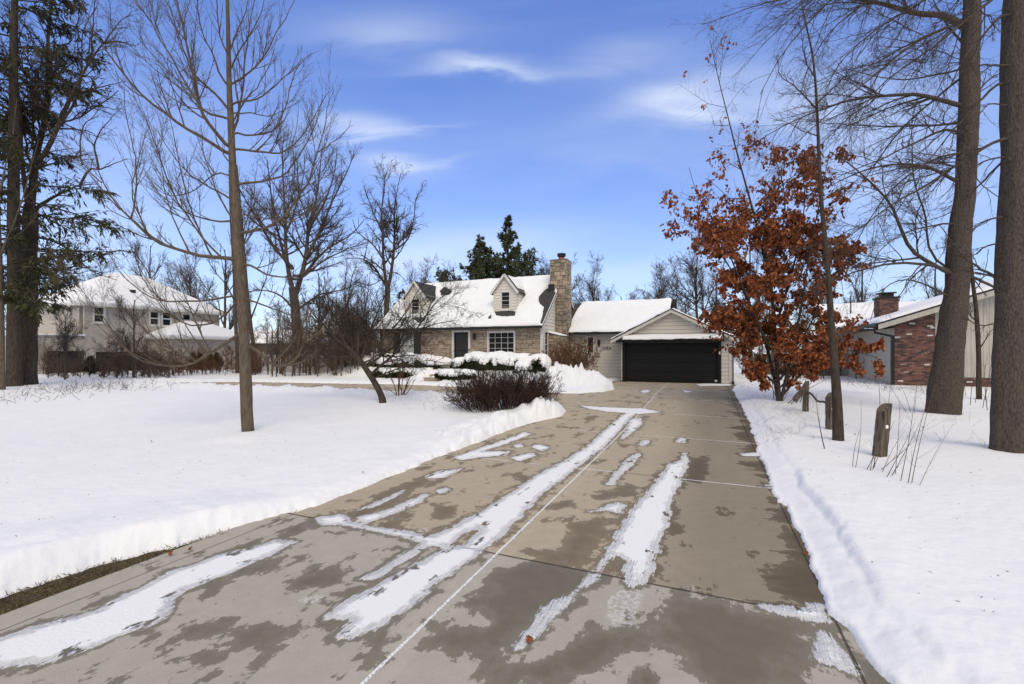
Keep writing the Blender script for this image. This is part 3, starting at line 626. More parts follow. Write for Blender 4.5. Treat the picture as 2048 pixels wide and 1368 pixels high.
def roof_snow(name, parent, off, P0, eu, ev, nu, nv, bare, seed, th=.10, mt=None, edge=.10):
    """snow lying on the plane P0+s*eu+t*ev (s,t in 0..1); bare: sdf-like fn(s_m,t_m) positive where it has slid off"""
    P0, eu, ev = map(np.array, (P0, eu, ev)); S, T = np.meshgrid(np.linspace(0, 1, nu), np.linspace(0, 1, nv), indexing='ij'); lu, lv = np.linalg.norm(eu), np.linalg.norm(ev)
    base = P0+S[..., None]*eu+T[..., None]*ev; sm, tm = S*lu, T*lv
    h = th*(1+.5*fbm(sm*.8, tm*.8, seed, 4, seed)*2)+.02*fbm(sm*4, tm*4, 0, 3, seed+1)
    ed = np.minimum(np.minimum(sm, lu-sm), np.minimum(tm, lv-tm)); ed = ed+.06*fbm(sm*2.5, tm*2.5, 3, 3, seed+2)
    h = h*ss(-.02, edge, ed)
    if bare is not None:
        b = bare(base[..., 0], base[..., 1])+.22*fbm(sm*1.8, tm*1.8, 1, 4, seed+5); h = h*(1-ss(-.09, .0, b))-.03*ss(-.03, .02, b)
    nrm = np.cross(eu, ev); nrm = nrm/np.linalg.norm(nrm); nrm = nrm*np.sign(nrm[2])
    V = base+nrm*h[..., None]; n = nv; i, j = np.meshgrid(np.arange(nu-1), np.arange(nv-1), indexing='ij'); a = (i*n+j).ravel()
    V0 = V.reshape(-1, 3)
    return np_mesh(name, V0, [np.stack([a, a+n, a+n+1, a+1], -1)], mt or M_snowcap, parent, True, offset=off)

rg = random.Random(5)
# ---------------------------------------------------------------- the main house
VH, UL, UR = 24.0, -19.55, -8.45; EZ, RZ, RV, KR = 3.36, 6.62, 27.8, .817; VB = 31.6
H, ho = root_uv('stone_house', -13.5, 24.0, .8, 'low stone house with snowy steep roof, two white dormers and an attached black door garage', 'house')
d0 = pu(908.5, 738, VH)[0]; d1 = pu(937.2, 738, VH)[0]; dz0, dz1 = 1.0, pu(922, 664.5, VH)[1]
wa, wb = pu(977.3, 700, VH)[0], pu(1028.2, 700, VH)[0]; wz1 = pu(1002, 664.5, VH)[1]; wz0 = wz1-1.55
la, lb = pu(803, 700, VH)[0], pu(827.5, 700, VH)[0]; lz1 = pu(815, 666, VH)[1]; lz0 = lz1-1.45
holesF = [(d0-.14, d1+.14, .5, dz1+.12), (wa-.1, wb+.1, wz0-.1, wz1+.1), (la-.06, lb+.06, lz0-.06, lz1+.06)]
WF = W_front(VH)
back(WF, UL, UR, .3, EZ+.05, holesF, -.004).build('wall', M_mortar, H, ho)
ashlar(WF, UL, UR, .45, EZ-.1, holesF, rg).build('stone_facing', M_stone, H, ho)
m = MB(); wbox(m, WF, UL, UR, EZ-.1, EZ+.06, .0, .035); m.build('frieze_board', M_trim, H, ho)
# front door
dr = MB()
for (p, q, b, t) in ((d0-.14, d0, .95, dz1+.12), (d1, d1+.14, .95, dz1+.12), (d0, d1, dz1, dz1+.12)): wbox(dr, WF, p, q, b, t, -.08, .06)
dro = dr.build('front_door', M_trim, H, ho)
m = MB(); wbox(m, WF, d0, d1, .95, dz1, -.08, -.05); m.build('door_panel', M_dark, dro, ho)
m = MB()
for (p, q, b, t) in ((d0, d0+.075, 1.0, dz1), (d1-.075, d1, 1.0, dz1), (d0+.075, d1-.075, dz1-.09, dz1), (d0+.075, d1-.075, 1.0, 1.25), (d0+.075, d1-.075, 1.95, 1.99)): wbox(m, WF, p, q, b, t, -.05, -.01)
m.build('storm_door', M_black, dro, ho)
m = MB(); m.face([WF(d0+.07, 1.25, -.03), WF(d1-.07, 1.25, -.03), WF(d1-.07, dz1-.08, -.03), WF(d0+.07, dz1-.08, -.03)]); m.build('pane', M_glassb, dro, ho)
m = MB(); wbox(m, WF, d1+.035, d1+.10, 1.95, 2.07, .06, .085); m.build('keypad', M_black, dro, ho)
m = MB(); wbox(m, WF, d0-.4, d1+.5, .78, .95, .0, 1.1, .5); m.build('door_step', M_mortar, H, ho, bevel=.01)
window(H, ho, WF, wa, wb, wz0, wz1, 4, 5, trim=.09, glass=M_glass, bar=.02, label='wide front window of twenty small panes')
window(H, ho, WF, la, lb, lz0, lz1, 1, 2, trim=.06, glass=M_curt, meet=1, label='curtained front window between dark shutters')
for (p0, p1) in ((788, 801.5), (828.5, 842)):
    a, b = pu(p0, 700, VH)[0], pu(p1, 700, VH)[0]; m = MB(); wbox(m, WF, a, b, lz0-.06, lz1+.06, .03, .065)
    for k in range(22): z = lz0+k*.066; wbox(m, WF, a+.05, b-.05, z, z+.04, .065, .078)
    m.build('shutter', M_shut, H, ho)
cu, cz = pu(950, 674, VH); m = MB(); wbox(m, WF, cu-.05, cu+.05, cz-.1, cz+.1, .03, .06); m.cyl(WF(cu, cz-.16, .14), WF(cu, cz+.12, .14), .07, .095, 8); m.cyl(WF(cu, cz+.12, .14), WF(cu, cz+.24, .14), .11, .015, 8); m.cyl(WF(cu, cz+.1, .05), WF(cu, cz+.1, .14), .015, .015, 6)
m.build('wall_lantern', M_metal, H, ho)
# right gable wall with its window, left gable wall
for uu_, dd_ in ((UR, -1), (UL, 1)):
    m = MB(); m.prism([(VH+.05, .3), (VB-.05, .3), (VB-.05, EZ-.1), (RV, EZ+(RV-VH)*KR-.2), (VH+.05, EZ-.1)], lambda y, z: (uu_+dd_*.07, y, z), lambda y, z: (uu_+dd_*.2, y, z)); m.build('gable_wall', M_mortar, H, ho)
def gspan(z):
    if z < EZ: return (VH, VB)
    t = (z-EZ)/(KR); return (VH+t, VB-t)
WR = W_right(UR); sv0, sv1 = pvz(1089, 690, UR)[0], pvz(1096, 690, UR)[0]; sz1 = pvz(1092, 664, UR)[1]; hR = [(sv0-.09, sv1+.09, sz1-1.5, sz1+.09)]
siding(WR, VH, VB, .4, EZ+(RV-VH)*KR-.05, gspan, hR, .2).build('gable_siding', M_white, H, ho)
siding(W_left(UL), VH, VB, .4, EZ+(RV-VH)*KR-.05, gspan, (), .2).build('gable_siding', M_white, H, ho)
window(H, ho, WR, sv0, sv1, sz1-1.4, sz1, 1, 4, trim=.08, meet=2, label='narrow side window beside the chimney')
m = MB(); wbox(m, WR, VH-.02, VH+.11, .4, EZ, .0, .04); wbox(m, WF, UR-.1, UR+.04, .4, EZ-.1, .035, .06); m.build('corner_board', M_trim, H, ho)
# roof: two slabs with overhang
UO0, UO1 = UL-.28, UR+.16; VE0 = VH-.42; ZE0 = EZ-.02; VE1 = VB+.42
def roofslab(u0, u1, ve, ze, vr, zr, th=.10):
    m = MB(); m.hexa([(u0, ve, ze-th), (u1, ve, ze-th), (u1, vr, zr-th), (u0, vr, zr-th), (u0, ve, ze), (u1, ve, ze), (u1, vr, zr), (u0, vr, zr)]); return m
ZR0 = ZE0+.817*(RV-VE0)
roofslab(UO0, UO1, VE0, ZE0, RV, ZR0).build('roof', M_shing, H, ho); roofslab(UO0, UO1, VE1, ZE0, RV, ZR0).build('roof', M_shing, H, ho)
def pxpoly(pts, v0, z0, k, sc_=None):
    o = [rayroof(p, q, v0, z0, k) for p, q in pts]; return o
C1 = lambda pts: [(740+x*.2485, 480+y*.2485) for x, y in pts]
B1 = pxpoly(C1([(1470, 370), (1395, 408), (1352, 465), (1352, 510), (1392, 545), (1382, 600), (1364, 668), (1395, 700), (1500, 470)]), VE0, ZE0, KR)
B2 = pxpoly(C1([(560, 410), (600, 378), (650, 388), (665, 412), (640, 452), (570, 462)]), VE0, ZE0, KR)
B3 = pxpoly(C1([(268, 622), (452, 622), (435, 662), (385, 672), (345, 640), (300, 636), (262, 690), (235, 700)]), VE0, ZE0, KR)
B4 = pxpoly(C1([(990, 575), (1180, 570), (1165, 616), (1022, 612)]), VE0, ZE0, KR)
B5 = pxpoly(C1([(955, 622), (972, 600), (978, 636), (962, 640)]), VE0, ZE0, KR)
DO = [(-18.25, -16.75), (-11.83, -10.31)]; VD = 24.8
def bareH(u, v):
    f = np.maximum.reduce([sdf(u, v, B)*.9 for B in (B1, B2, B3, B4, B5)])
    for a, b in DO: f = np.maximum(f, np.minimum((b-a)/2*np.clip((27.3-v)/1.3, -.3, 1)-np.abs(u-(a+b)/2)-.08, v-VD+.02))
    return f
roof_snow('roof_snow', H, ho, (UO0+.02, VE0-.02, ZE0+.005), (UO1-UO0-.04, 0, 0), (0, RV-VE0, ZR0-ZE0), 220, 90, bareH, 3, .11)
roof_snow('roof_snow', H, ho, (UO0+.02, VE1, ZE0+.005), (UO1-UO0-.04, 0, 0), (0, RV-VE1, ZR0-ZE0), 60, 30, None, 4, .11)
m = MB(); m.box(UO0, UO1, VE0-.10, VE0-.002, ZE0-.14, ZE0-.015); m.build('gutter', M_gutter, H, ho, bevel=.02)
for s0, s1 in (((UO1-.03, VE0, ZE0-.12), (UO1-.03, RV, ZR0-.12)), ((UO1-.03, VE1, ZE0-.12), (UO1-.03, RV, ZR0-.12)), ((UO0+.03, VE0, ZE0-.12), (UO0+.03, RV, ZR0-.12))): m = MB(); m.beam(s0, s1, .05, .2); m.build('rake_board', M_trim, H, ho)
# dormers
for k, (a, b) in enumerate(DO):
    dm = MB(); zb = ZE0+KR*(VD-VE0); ze = 5.55; zp = 6.47+.04*k; cx = (a+b)/2; kk = (zp-ze)/((b-a)/2)
    D = MB(); D.box(a+.02, b-.02, VD+.10, RV-.8, zb-.3, ze-.01)
    D.prism([(a+.02, ze-.01), (b-.02, ze-.01), (cx, zp-.03)], lambda x, z: (x, VD+.10, z), lambda x, z: (x, RV-.3, z))
    Do = D.build('dormer', M_mortar, H, ho)
    hb = (pu(823 if k == 0 else 1002.5, 610, VD)[0], pu(838.5 if k == 0 else 1019.5, 610, VD)[0]); back(W_front(VD), a+.02, b-.02, zb-.3, ze+.1, [(hb[0], hb[1], zb+.3, ze)], -.003, .05).build('dormer_wall', M_mortar, Do, ho)
    if k == 0: w0, w1, t1_, t0_ = 823, 838.5, 598, 628
    else: w0, w1, t1_, t0_ = 1002.5, 1019.5, 584, 618
    WD = W_front(VD); wa_, wb_ = pu(w0, 610, VD)[0], pu(w1, 610, VD)[0]; tz1, tz0 = pu((w0+w1)/2, t1_, VD)[1], pu((w0+w1)/2, t0_, VD)[1]
    hole = [(wa_-.07, wb_+.07, tz0-.07, tz1+.07)]
    siding(WD, a, b, zb-.25, zp-.05, lambda z: (a, b) if z < ze else (a+(z-ze)/kk, b-(z-ze)/kk), hole, .17, .022).build('dormer_siding', M_white, Do, ho)
    for (Wd, u_) in ((W_right(b), 1), (W_left(a), 0)):
        siding(Wd, VD, RV-.8, zb-.2, ze, lambda z: (VD, VE0+(z-ZE0)/KR+.1), (), .17, .018).build('dormer_siding', M_white, Do, ho)
    fo = window(H, ho, WD, wa_, wb_, tz0, tz1, 1, 4, trim=.07, meet=2, bar=.014, depth=.05)
    m = MB(); wbox(m, WD, a, a+.07, zb-.1, ze, .02, .04); wbox(m, WD, b-.07, b, zb-.1, ze, .02, .04)
    ov = .14; fr = VD-.16
    for sgn in (-1, 1):
        ex = cx+sgn*((b-a)/2+ov); ez = zp-kk*((b-a)/2+ov)
        m.beam((ex, fr-.012, ez-.03), (cx, fr-.012, zp-.03), .03, .13, up=(0, 1, 0) if False else (0, 0, 1))
    m.build('dormer_trim', M_trim, Do, ho)
    for sgn in (-1, 1):
        ex = cx+sgn*((b-a)/2+ov); ez = zp-kk*((b-a)/2+ov); m = MB(); be = VE0+(ez-ZE0)/KR; bp = min(RV, VE0+(zp-ZE0)/KR)
        m.hexa([(ex, fr, ez-.05), (cx, fr, zp-.05), (cx, bp+.2, zp-.05), (ex, be+.15, ez-.05), (ex, fr, ez+.01), (cx, fr, zp+.01), (cx, bp+.2, zp+.01), (ex, be+.15, ez+.01)]); m.build('dormer_roof', M_shing, Do, ho)
        if (k == 1) or sgn == -1:
            def bd(u, v, sgn=sgn, ez=ez, cx=cx, fr=fr, k=k): return (np.where((v < fr+.55) | (np.abs(u-cx) > .62), .1, -.2)) if sgn == 1 else np.full_like(u, -.5)
            roof_snow('dormer_snow', Do, ho, (ex, fr+.03, ez+.012), (0, (be+bp)/2-fr+.3, 0), (cx-ex, 0, zp-ez), 26, 16, bd, 9+k, .07)
# chimney
CH = MB(); u0, u1, v0, v1 = -8.76, -7.74, 26.3, 27.35; zt = 7.42
CH.box(u0+.02, u1-.02, v0+.02, v1-.02, 3.0, zt-.02); CH.hexa([(UR, 25.02, .4), (-7.76, 25.02, .4), (-7.76, v1-.02, .4), (UR, v1-.02, .4), (UR, 25.02, 3.0), (-7.76, 25.02, 2.82), (-7.76, v1-.02, 2.82), (UR, v1-.02, 3.0)]); CHo = CH.build('chimney', M_mortar, H, ho)
st = MB()
def addm(a, b):
    n = len(a.v); a.v += b.v; a.f += [tuple(n+i for i in f) for f in b.f]; a.t += b.t
addm(st, ashlar(W_front(v0+.01), u0, u1, 3.0, zt, [(u0, UR, 3.0, ZE0+KR*(v0-VE0)-.3)], rg, d=.035, wmax=.5)); addm(st, ashlar(W_right(u1-.01), v0, v1, .4, zt, (), rg, d=.035, wmax=.5)); addm(st, ashlar(W_left(u0+.01), v0, v1, 5, zt, (), rg, d=.035, wmax=.5))
addm(st, ashlar(W_front(25.01), UR+.0, u1, .4, 2.84, (), rg, d=.035, wmax=.5)); addm(st, ashlar(W_right(u1-.01), 25.0, v0, .4, 2.8, (), rg, d=.035, wmax=.5))
st.build('chimney_stone', M_chimst, CHo, ho)
m = MB(); m.box(u0-.03, u1+.03, v0-.03, v1+.03, zt-.03, zt+.05); m.build('chimney_cap', M_mortar, CHo, ho, bevel=.015)
cu, cv = (u0+u1)/2+.05, (v0+v1)/2; m = MB(); m.cyl((cu, cv, zt+.04), (cu, cv, zt+.24), .19, .18, 16); m.build('flue', M_clay, CHo, ho)
m = MB(); m.cyl((cu, cv, zt+.24), (cu, cv, zt+.30), .15, .15, 12); m.cyl((cu, cv, zt+.30), (cu, cv, zt+.33), .26, .25, 12); m.cyl((cu, cv, zt+.33), (cu, cv, zt+.40), .25, .2, 12); m.cyl((cu, cv, zt+.38), (cu, cv, zt+.47), .27, .27, 12); m.build('rain_cap', M_metal, CHo, ho)
m = MB(); m.hexa([(UR, 24.93, 3.01), (u1+.06, 24.93, 2.83), (u1+.06, v0, 2.83), (UR, v0, 3.01), (UR, 24.97, 3.08), (u1+.02, 24.97, 2.89), (u1+.02, v0, 2.91), (UR, v0, 3.1)]); m.build('shoulder_snow', M_snowcap, CHo, ho, bevel=.03)
m = MB(); m.box(u0-.1, u0+.28, v0-.08, v0+.3, ZE0+KR*(v0-VE0)+.02, ZE0+KR*(v0-VE0)+.42); m.build('roof_vent', M_metal, H, ho, bevel=.02)
# ---------------------------------------------------------------- wing between house and garage
VW = 27.2; WE_V, WE_Z, WR_V, WR_Z = 26.75, 3.06, 31.0, 5.26; WW = W_front(VW); KW = (WR_Z-WE_Z)/(WR_V-WE_V)
wn0, wn1 = pu(1176, 690, VW)[0], pu(1186.5, 690, VW)[0]; nz1 = pu(1180, 675, VW)[1]; hw = [(wn0-.08, wn1+.08, nz1-1.9, nz1+.08)]
siding(WW, UR, -4.35, .2, WE_Z+.1, None, hw, .2).build('wing_siding', M_grey, H, ho)
back(WW, UR, -4.35, .1, WE_Z+.1, hw, -.02).build('wing_wall', M_mortar, H, ho)
wd = MB()
for (p, q, b, t) in ((wn0-.08, wn0, .3, nz1+.08), (wn1, wn1+.08, .3, nz1+.08), (wn0, wn1, nz1, nz1+.08)): wbox(wd, WW, p, q, b, t, -.05, .05)
wdo = wd.build('side_door', M_trim, H, ho)
m = MB(); wbox(m, WW, wn0, wn1, .3, nz1-.9, -.05, -.01); m.build('door_panel', M_trim, wdo, ho)
m = MB(); wbox(m, WW, wn0, wn1, nz1-.9, nz1, -.05, -.02); m.build('pane', M_glass, wdo, ho)
WU0, WU1 = UR-.0, -2.1; m = roofslab(WU0, WU1, WE_V, WE_Z, WR_V, WR_Z, .09); m.build('wing_roof', M_shing, H, ho); roofslab(WU0, WU1, 2*WR_V-WE_V, WE_Z, WR_V, WR_Z, .09).build('wing_roof', M_shing, H, ho)
C2 = lambda pts: [(1060+x*.2486, 480+y*.2486) for x, y in pts]
B6 = pxpoly(C2([(240, 760), (316, 700), (335, 640), (365, 590), (395, 535), (432, 520), (400, 505), (250, 505)]), WE_V, WE_Z, KW)
roof_snow('wing_snow', H, ho, (WU0+.05, WE_V-.02, WE_Z+.005), (WU1-WU0-.05, 0, 0), (0, WR_V-WE_V+.03, WR_Z-WE_Z), 120, 60, lambda u, v: sdf(u, v, B6), 12, .12)
m = MB(); m.box(UR+.1, -4.25, WE_V-.1, WE_V-.002, WE_Z-.13, WE_Z-.01); m.build('gutter', M_gutter, H, ho, bevel=.02)
m = MB(); m.prism([(WE_V+.4, WE_Z), (2*WR_V-WE_V-.4, WE_Z), (WR_V, WR_Z-.2)], lambda y, z: (WU1-.1, y, z), lambda y, z: (WU1-.16, y, z)); m.build('wing_gable', M_grey, H, ho)
m = MB(); hx, hz = pu(1349, 600, 31); m.box(hx-.13, hx+.13, 30.9, 31.2, 4.6, hz+.05); m.build('roof_vent', M_metal, H, ho)
cu, cz = pu(1198.5, 686.5, VW); m = MB(); m.cyl(WW(cu, cz-.19, .12), WW(cu, cz-.05, .12), .04, .085, 8); m.cyl(WW(cu, cz-.05, .12), WW(cu, cz+.13, .12), .085, .085, 8); m.cyl(WW(cu, cz+.13, .12), WW(cu, cz+.22, .12), .09, .02, 8); wbox(m, WW, cu-.04, cu+.04, cz-.1, cz+.1, .02, .06)
m.build('wall_lantern', M_metal, H, ho)
# house number plate
nu0, nz0 = pu(1205, 698.8, VW); nu1, nz1_ = pu(1222.5, 693.5, VW); m = MB(); wbox(m, WW, nu0, nu1, nz0-.0, nz0+.17, .025, .045); plate = m.build('number_plate', M_black, H, ho)
m = MB()
for (p, q, b, t) in ((nu0-.02, nu1+.02, nz0-.02, nz0), (nu0-.02, nu1+.02, nz0+.17, nz0+.19), (nu0-.02, nu0, nz0, nz0+.17), (nu1, nu1+.02, nz0, nz0+.17)): wbox(m, WW, p, q, b, t, .022, .05)
m.build('plate_frame', M_gtrim, plate, ho)
tx = bpy.data.curves.new('digits', 'FONT'); tx.body = '49347'; tx.size = .19; tx.align_x = 'CENTER'; tx.align_y = 'CENTER'; tx.extrude = .003
to = bpy.data.objects.new('digits', tx); link(to); dg = bpy.context.evaluated_depsgraph_get(); me = bpy.data.meshes.new_from_object(to.evaluated_get(dg)); bpy.data.objects.remove(to)
me.transform(Matrix.Translation(Vector(((nu0+nu1)/2, VW-.052, nz0+.085))-Vector(ho)) @ Matrix.Rotation(radians(90), 4, 'X')); me.materials.clear(); me.materials.append(mat('white_digits', (.8, .8, .78), .5)); do = bpy.data.objects.new('digits', me); link(do); do.parent = plate
# ---------------------------------------------------------------- garage
VG = 25.66; GL, GR = -4.40, 1.12; GP_, GPZ = -1.75, 4.17; GE = 2.62; KG = (GPZ-GE)/3.05; WG = W_front(VG)
gd0, gd1 = -4.16, .50; gt = 2.42; gb = .25
gspan2 = lambda z: (-99, 99) if z < 2.45 else (GP_-(GPZ-.12-z)/KG, GP_+(GPZ-.12-z)/KG)
siding(WG, GL, GR, .3, GPZ-.1, gspan2, [(gd0-.16, gd1+.16, 0, gt+.2)], .2).build('garage_siding', M_grey, H, ho)
back(WG, GL, GR, .0, 2.5, [(gd0-.02, gd1+.02, 0, gt)], -.02).build('garage_wall', M_mortar, H, ho)
siding(W_right(GR), VG, 32, .3, 2.9, None, (), .2).build('garage_siding', M_grey, H, ho)
siding(W_left(GL), VG, VW, .3, 2.9, None, (), .2).build('garage_siding', M_grey, H, ho)
m = MB(); m.prism([(GL, 2.4), (GR, 2.4), (GR, 2.6), (GP_, GPZ-.13), (GL, 2.75)], lambda a, z: (a, VG+.03, z), lambda a, z: (a, VG+.15, z)); m.build('gable_wall', M_mortar, H, ho)
m = MB(); wbox(m, WG, GR-.09, GR+.03, .3, 2.6, .022, .05); m.box(GR, GR+.05, VG-.05, VG+.1, .3, 2.6); m.build('corner_board', M_gtrim, H, ho)
G = MB()
for (p, q, b, t) in ((gd0-.16, gd0, .25, gt), (gd1, gd1+.16, .25, gt), (gd0-.16, gd1+.16, gt, gt+.14)): wbox(G, WG, p, q, b, t, -.12, .06)
Go = G.build('garage_door', M_black, H, ho)
m = MB(); wbox(m, WG, gd0, gd1, gb, gt, -.12, -.09)
for r in range(4):
    z0 = gb+.01+r*(gt-gb)/4; z1 = z0+(gt-gb)/4-.02
    wbox(m, WG, gd0+.01, gd1-.01, z0, z1, -.09, -.06)
    for c in range(4):
        a = gd0+.12+c*(gd1-gd0-.1)/4; b = a+(gd1-gd0)/4-.2
        wbox(m, WG, a, b, z0+.09, z1-.09, -.06, -.045)
        wbox(m, WG, a+.05, b-.05, z0+.14, z1-.14, -.045, -.035)
m.build('door_panel', M_black, Go, ho, bevel=.006)
m = MB(); wbox(m, WG, gd1+.05, gd1+.12, 1.78, 1.92, .06, .09); m.build('keypad', M_trim, Go, ho)
m = MB(); wbox(m, WG, gd1-.14, gd1-.03, .36, .46, -.06, -.02); m.build('sensor', M_trim, Go, ho)
# canopy over the garage door with snow
m = MB(); m.hexa([(gd0-.28, VG-.5, gt+.02), (gd1+.28, VG-.5, gt+.02), (gd1+.28, VG, gt+.10), (gd0-.28, VG, gt+.10), (gd0-.28, VG-.5, gt+.13), (gd1+.28, VG-.5, gt+.13), (gd1+.28, VG, gt+.36), (gd0-.28, VG, gt+.36)])
Co = m.build('canopy', M_black, H, ho, bevel=.015)
roof_snow('canopy_snow', Co, ho, (gd0-.1, VG-.49, gt+.132), (gd1-gd0+.33, 0, 0), (0, .47, .22), 90, 12, None, 15, .12, edge=.05)
# garage roof
GO0, GO1 = GP_-3.2, GP_+3.05; GF = VG-.28
for (ex, nm) in ((GO0, 0), (GO1, 1)):
    ez = GPZ-KG*abs(ex-GP_); m = MB(); m.hexa([(ex, GF, ez-.07), (GP_, GF, GPZ-.07), (GP_, 32.3, GPZ-.07), (ex, 32.3, ez-.07), (ex, GF, ez+.02), (GP_, GF, GPZ+.02), (GP_, 32.3, GPZ+.02), (ex, 32.3, ez+.02)]); m.build('garage_roof', M_shing, H, ho)
    roof_snow('garage_snow', H, ho, (ex, GF+.02, ez+.022), (0, 6.5, 0), (GP_-ex, 0, GPZ-ez), 60, 40, None, 17+nm, .08, edge=.07)
for ex in (GO0+.02, GO1-.02):
    ez = GPZ-KG*abs(ex-GP_); m = MB(); m.hexa([(ex, GF-.02, ez-.19), (GP_, GF-.02, GPZ-.19), (GP_, GF+.03, GPZ-.19), (ex, GF+.03, ez-.19), (ex, GF-.02, ez-.02), (GP_, GF-.02, GPZ-.02), (GP_, GF+.03, GPZ-.02), (ex, GF+.03, ez-.02)]); m.build('rake_board', M_gtrim, H, ho)
m = MB(); gs = 2.45
for ex, s in ((GO0, 1), (GO1, -1)):
    ez = GPZ-KG*abs(ex-GP_); m.hexa([(ex, GF+.03, ez-.21), (GP_, GF+.03, GPZ-.21), (GP_, VG, GPZ-.21), (ex, VG, ez-.21), (ex, GF+.03, ez-.19), (GP_, GF+.03, GPZ-.19), (GP_, VG, GPZ-.19), (ex, VG, ez-.19)])
m.build('soffit', M_gtrim, H, ho)
m = MB()
for s in (-1, 1):
    for t in (0, 1):
        pass
for ex in (GO0+.0, GO1):
    ez = GPZ-KG*abs(ex-GP_); m.beam((ex, GF-.03, ez-.0), (GP_, GF-.03, GPZ-.0), .02, .045)
m.build('drip_edge', M_gutter, H, ho)
m = MB(); m.cyl((GR+.07, VG+.0, .3), (GR+.07, VG+.0, 2.35), .045, .045, 8); m.cyl((GR+.07, VG, 2.35), (GR+.2, VG-.02, 2.6), .045, .045, 8); m.box(GR+.02, GR+.14, VG-.14, VG+.02, .25, .4); m.build('downspout', M_gutter, H, ho)
m = MB(); m.cyl((-4.48, VG-.04, 2.5), (-4.48, VG-.04, 2.95), .05, .05, 8); m.box(-4.62, -4.36, VG-.3, VG, 2.42, 2.55); m.build('downspout', M_gutter, H, ho)

# ---------------------------------------------------------------- house next door on the right: low gable, brick pier, grooved boards
N2, no = root_uv('neighbour_house', 9.5, 27, .3, 'low house right of the oak with red brick pier and grey vertical boards', 'house')
NV, NU = 25.8, 7.8; WNF, WNL = W_front(NV), W_left(NU); ezn, en0 = 3.22, 7.05; KN = .345; fr = NV-.55
rz = lambda u: ezn+KN*(u-en0)
b0, b1 = NU, pu(1870, 700, NV)[0]
def bricks(W, a0, a1, z0, ztop, rng):
    m = MB(); z = z0; r = 0; bl, bh, j = .21, .068, .010
    while z < ztop((a0+a1)/2)+.6:
        a = a0-(bl/2 if r % 2 else 0)
        while a < a1:
            p, q = max(a, a0), min(a+bl, a1); a += bl
            if q-p < .02: continue
            t = z+bh-j; lim = min(ztop(p), ztop(q))
            if z > lim: continue
            t = min(t, lim); tn = rng.random()*.94 if rng.random() > .018 else 1.0
            m.face([W(p+j/2, z, .012), W(q-j/2, z, .012), W(q-j/2, t, .012), W(p+j/2, t, .012)], tn); m.face([W(p+j/2, t, 0), W(p+j/2, t, .012), W(q-j/2, t, .012), W(q-j/2, t, 0)], tn)
        z += bh; r += 1
    return m
bricks(WNF, b0, b1, .1, lambda u: rz(u)-.3, rg).build('brick_wall', M_brick, N2, no)
m = MB(); m.prism([(b0+.01, -.1), (19, -.1), (19, 7.4), (b0+.01, rz(b0)-.25)], lambda a, z: (a, NV+.004, z), lambda a, z: (a, NV+.3, z)); m.build('wall', M_mortar, N2, no)
bricks(WNF, b1, 18.8, .05, lambda u: .78, rg).build('brick_plinth', M_brick, N2, no)
m = MB(); a = b1
while a < 18.8:
    b = min(a+.20, 18.8); m.prism([(a+.004, .82), (b-.004, .82), (b-.004, rz(b)-.3), (a+.004, rz(a)-.3)], lambda x, z: (x, NV-.02, z), lambda x, z: (x, NV+.002, z)); a = b
m.build('board_wall', M_board, N2, no)
m = MB()
for x in (b1+.95, b1+2.9, b1+4.1, b1+6.0): wbox(m, WNF, x, x+.09, .82, rz(x)-.35, .021, .05)
m.build('batten', M_board, N2, no)
m = MB(); a = NV
while a < 33: wbox(m, WNL, a+.004, min(a+.15, 33)-.004, .35, 3.0, .0, .02); a += .15
m.build('board_wall', M_board, N2, no)
m = MB(); wbox(m, WNL, NV, 33, -.1, .35, -.1, .05); wbox(m, WNL, NV, 33, .35, 3.0, -.1, -.002); m.build('foundation', M_mortar, N2, no)
m = MB(); m.hexa([(en0, fr, rz(en0)-.12), (19, fr, rz(19)-.12), (19, 33.4, rz(19)-.12), (en0, 33.4, rz(en0)-.12), (en0, fr, rz(en0)), (19, fr, rz(19)), (19, 33.4, rz(19)), (en0, 33.4, rz(en0))]); m.build('roof', M_shing, N2, no)
roof_snow('roof_snow', N2, no, (en0+.02, fr+.02, rz(en0)+.005), (12, 0, KN*12), (0, 33.4-fr-.02, 0), 120, 60, None, 22, .12)
m = MB(); m.hexa([(en0, fr-.03, rz(en0)-.30), (19, fr-.03, rz(19)-.30), (19, fr, rz(19)-.30), (en0, fr, rz(en0)-.30), (en0, fr-.03, rz(en0)-.07), (19, fr-.03, rz(19)-.07), (19, fr, rz(19)-.07), (en0, fr, rz(en0)-.07)]); m.build('rake_board', M_board, N2, no)
m = MB(); m.hexa([(en0, fr-.05, rz(en0)-.065), (19, fr-.05, rz(19)-.065), (19, fr-.001, rz(19)-.065), (en0, fr-.001, rz(en0)-.065), (en0, fr-.05, rz(en0)+.0), (19, fr-.05, rz(19)+.0), (19, fr-.001, rz(19)+.0), (en0, fr-.001, rz(en0)+.0)]); m.box(en0-.11, en0-.002, fr, 33.4, ezn-.15, ezn-.02); m.build('gutter', M_gutter, N2, no)
m = MB(); m.cyl((en0-.05, fr+.3, ezn-.14), (en0-.02, fr+.4, ezn-.42), .05, .05, 8); m.cyl((en0-.02, fr+.4, ezn-.42), (NU-.08, NV-.05, 2.62), .05, .05, 8); m.box(NU-.14, NU-.02, NV-.1, NV+.02, .35, 2.66); m.build('downspout', M_gutter, N2, no)
m = MB(); cu0 = 8.1; 
N3o = None
Wc = (8.05, 8.85, 28.7, 29.5); m.box(Wc[0]+.01, Wc[1]-.01, Wc[2]+.01, Wc[3]-.01, 3, 4.62); ch = m.build('chimney', M_mortar, N2, no)
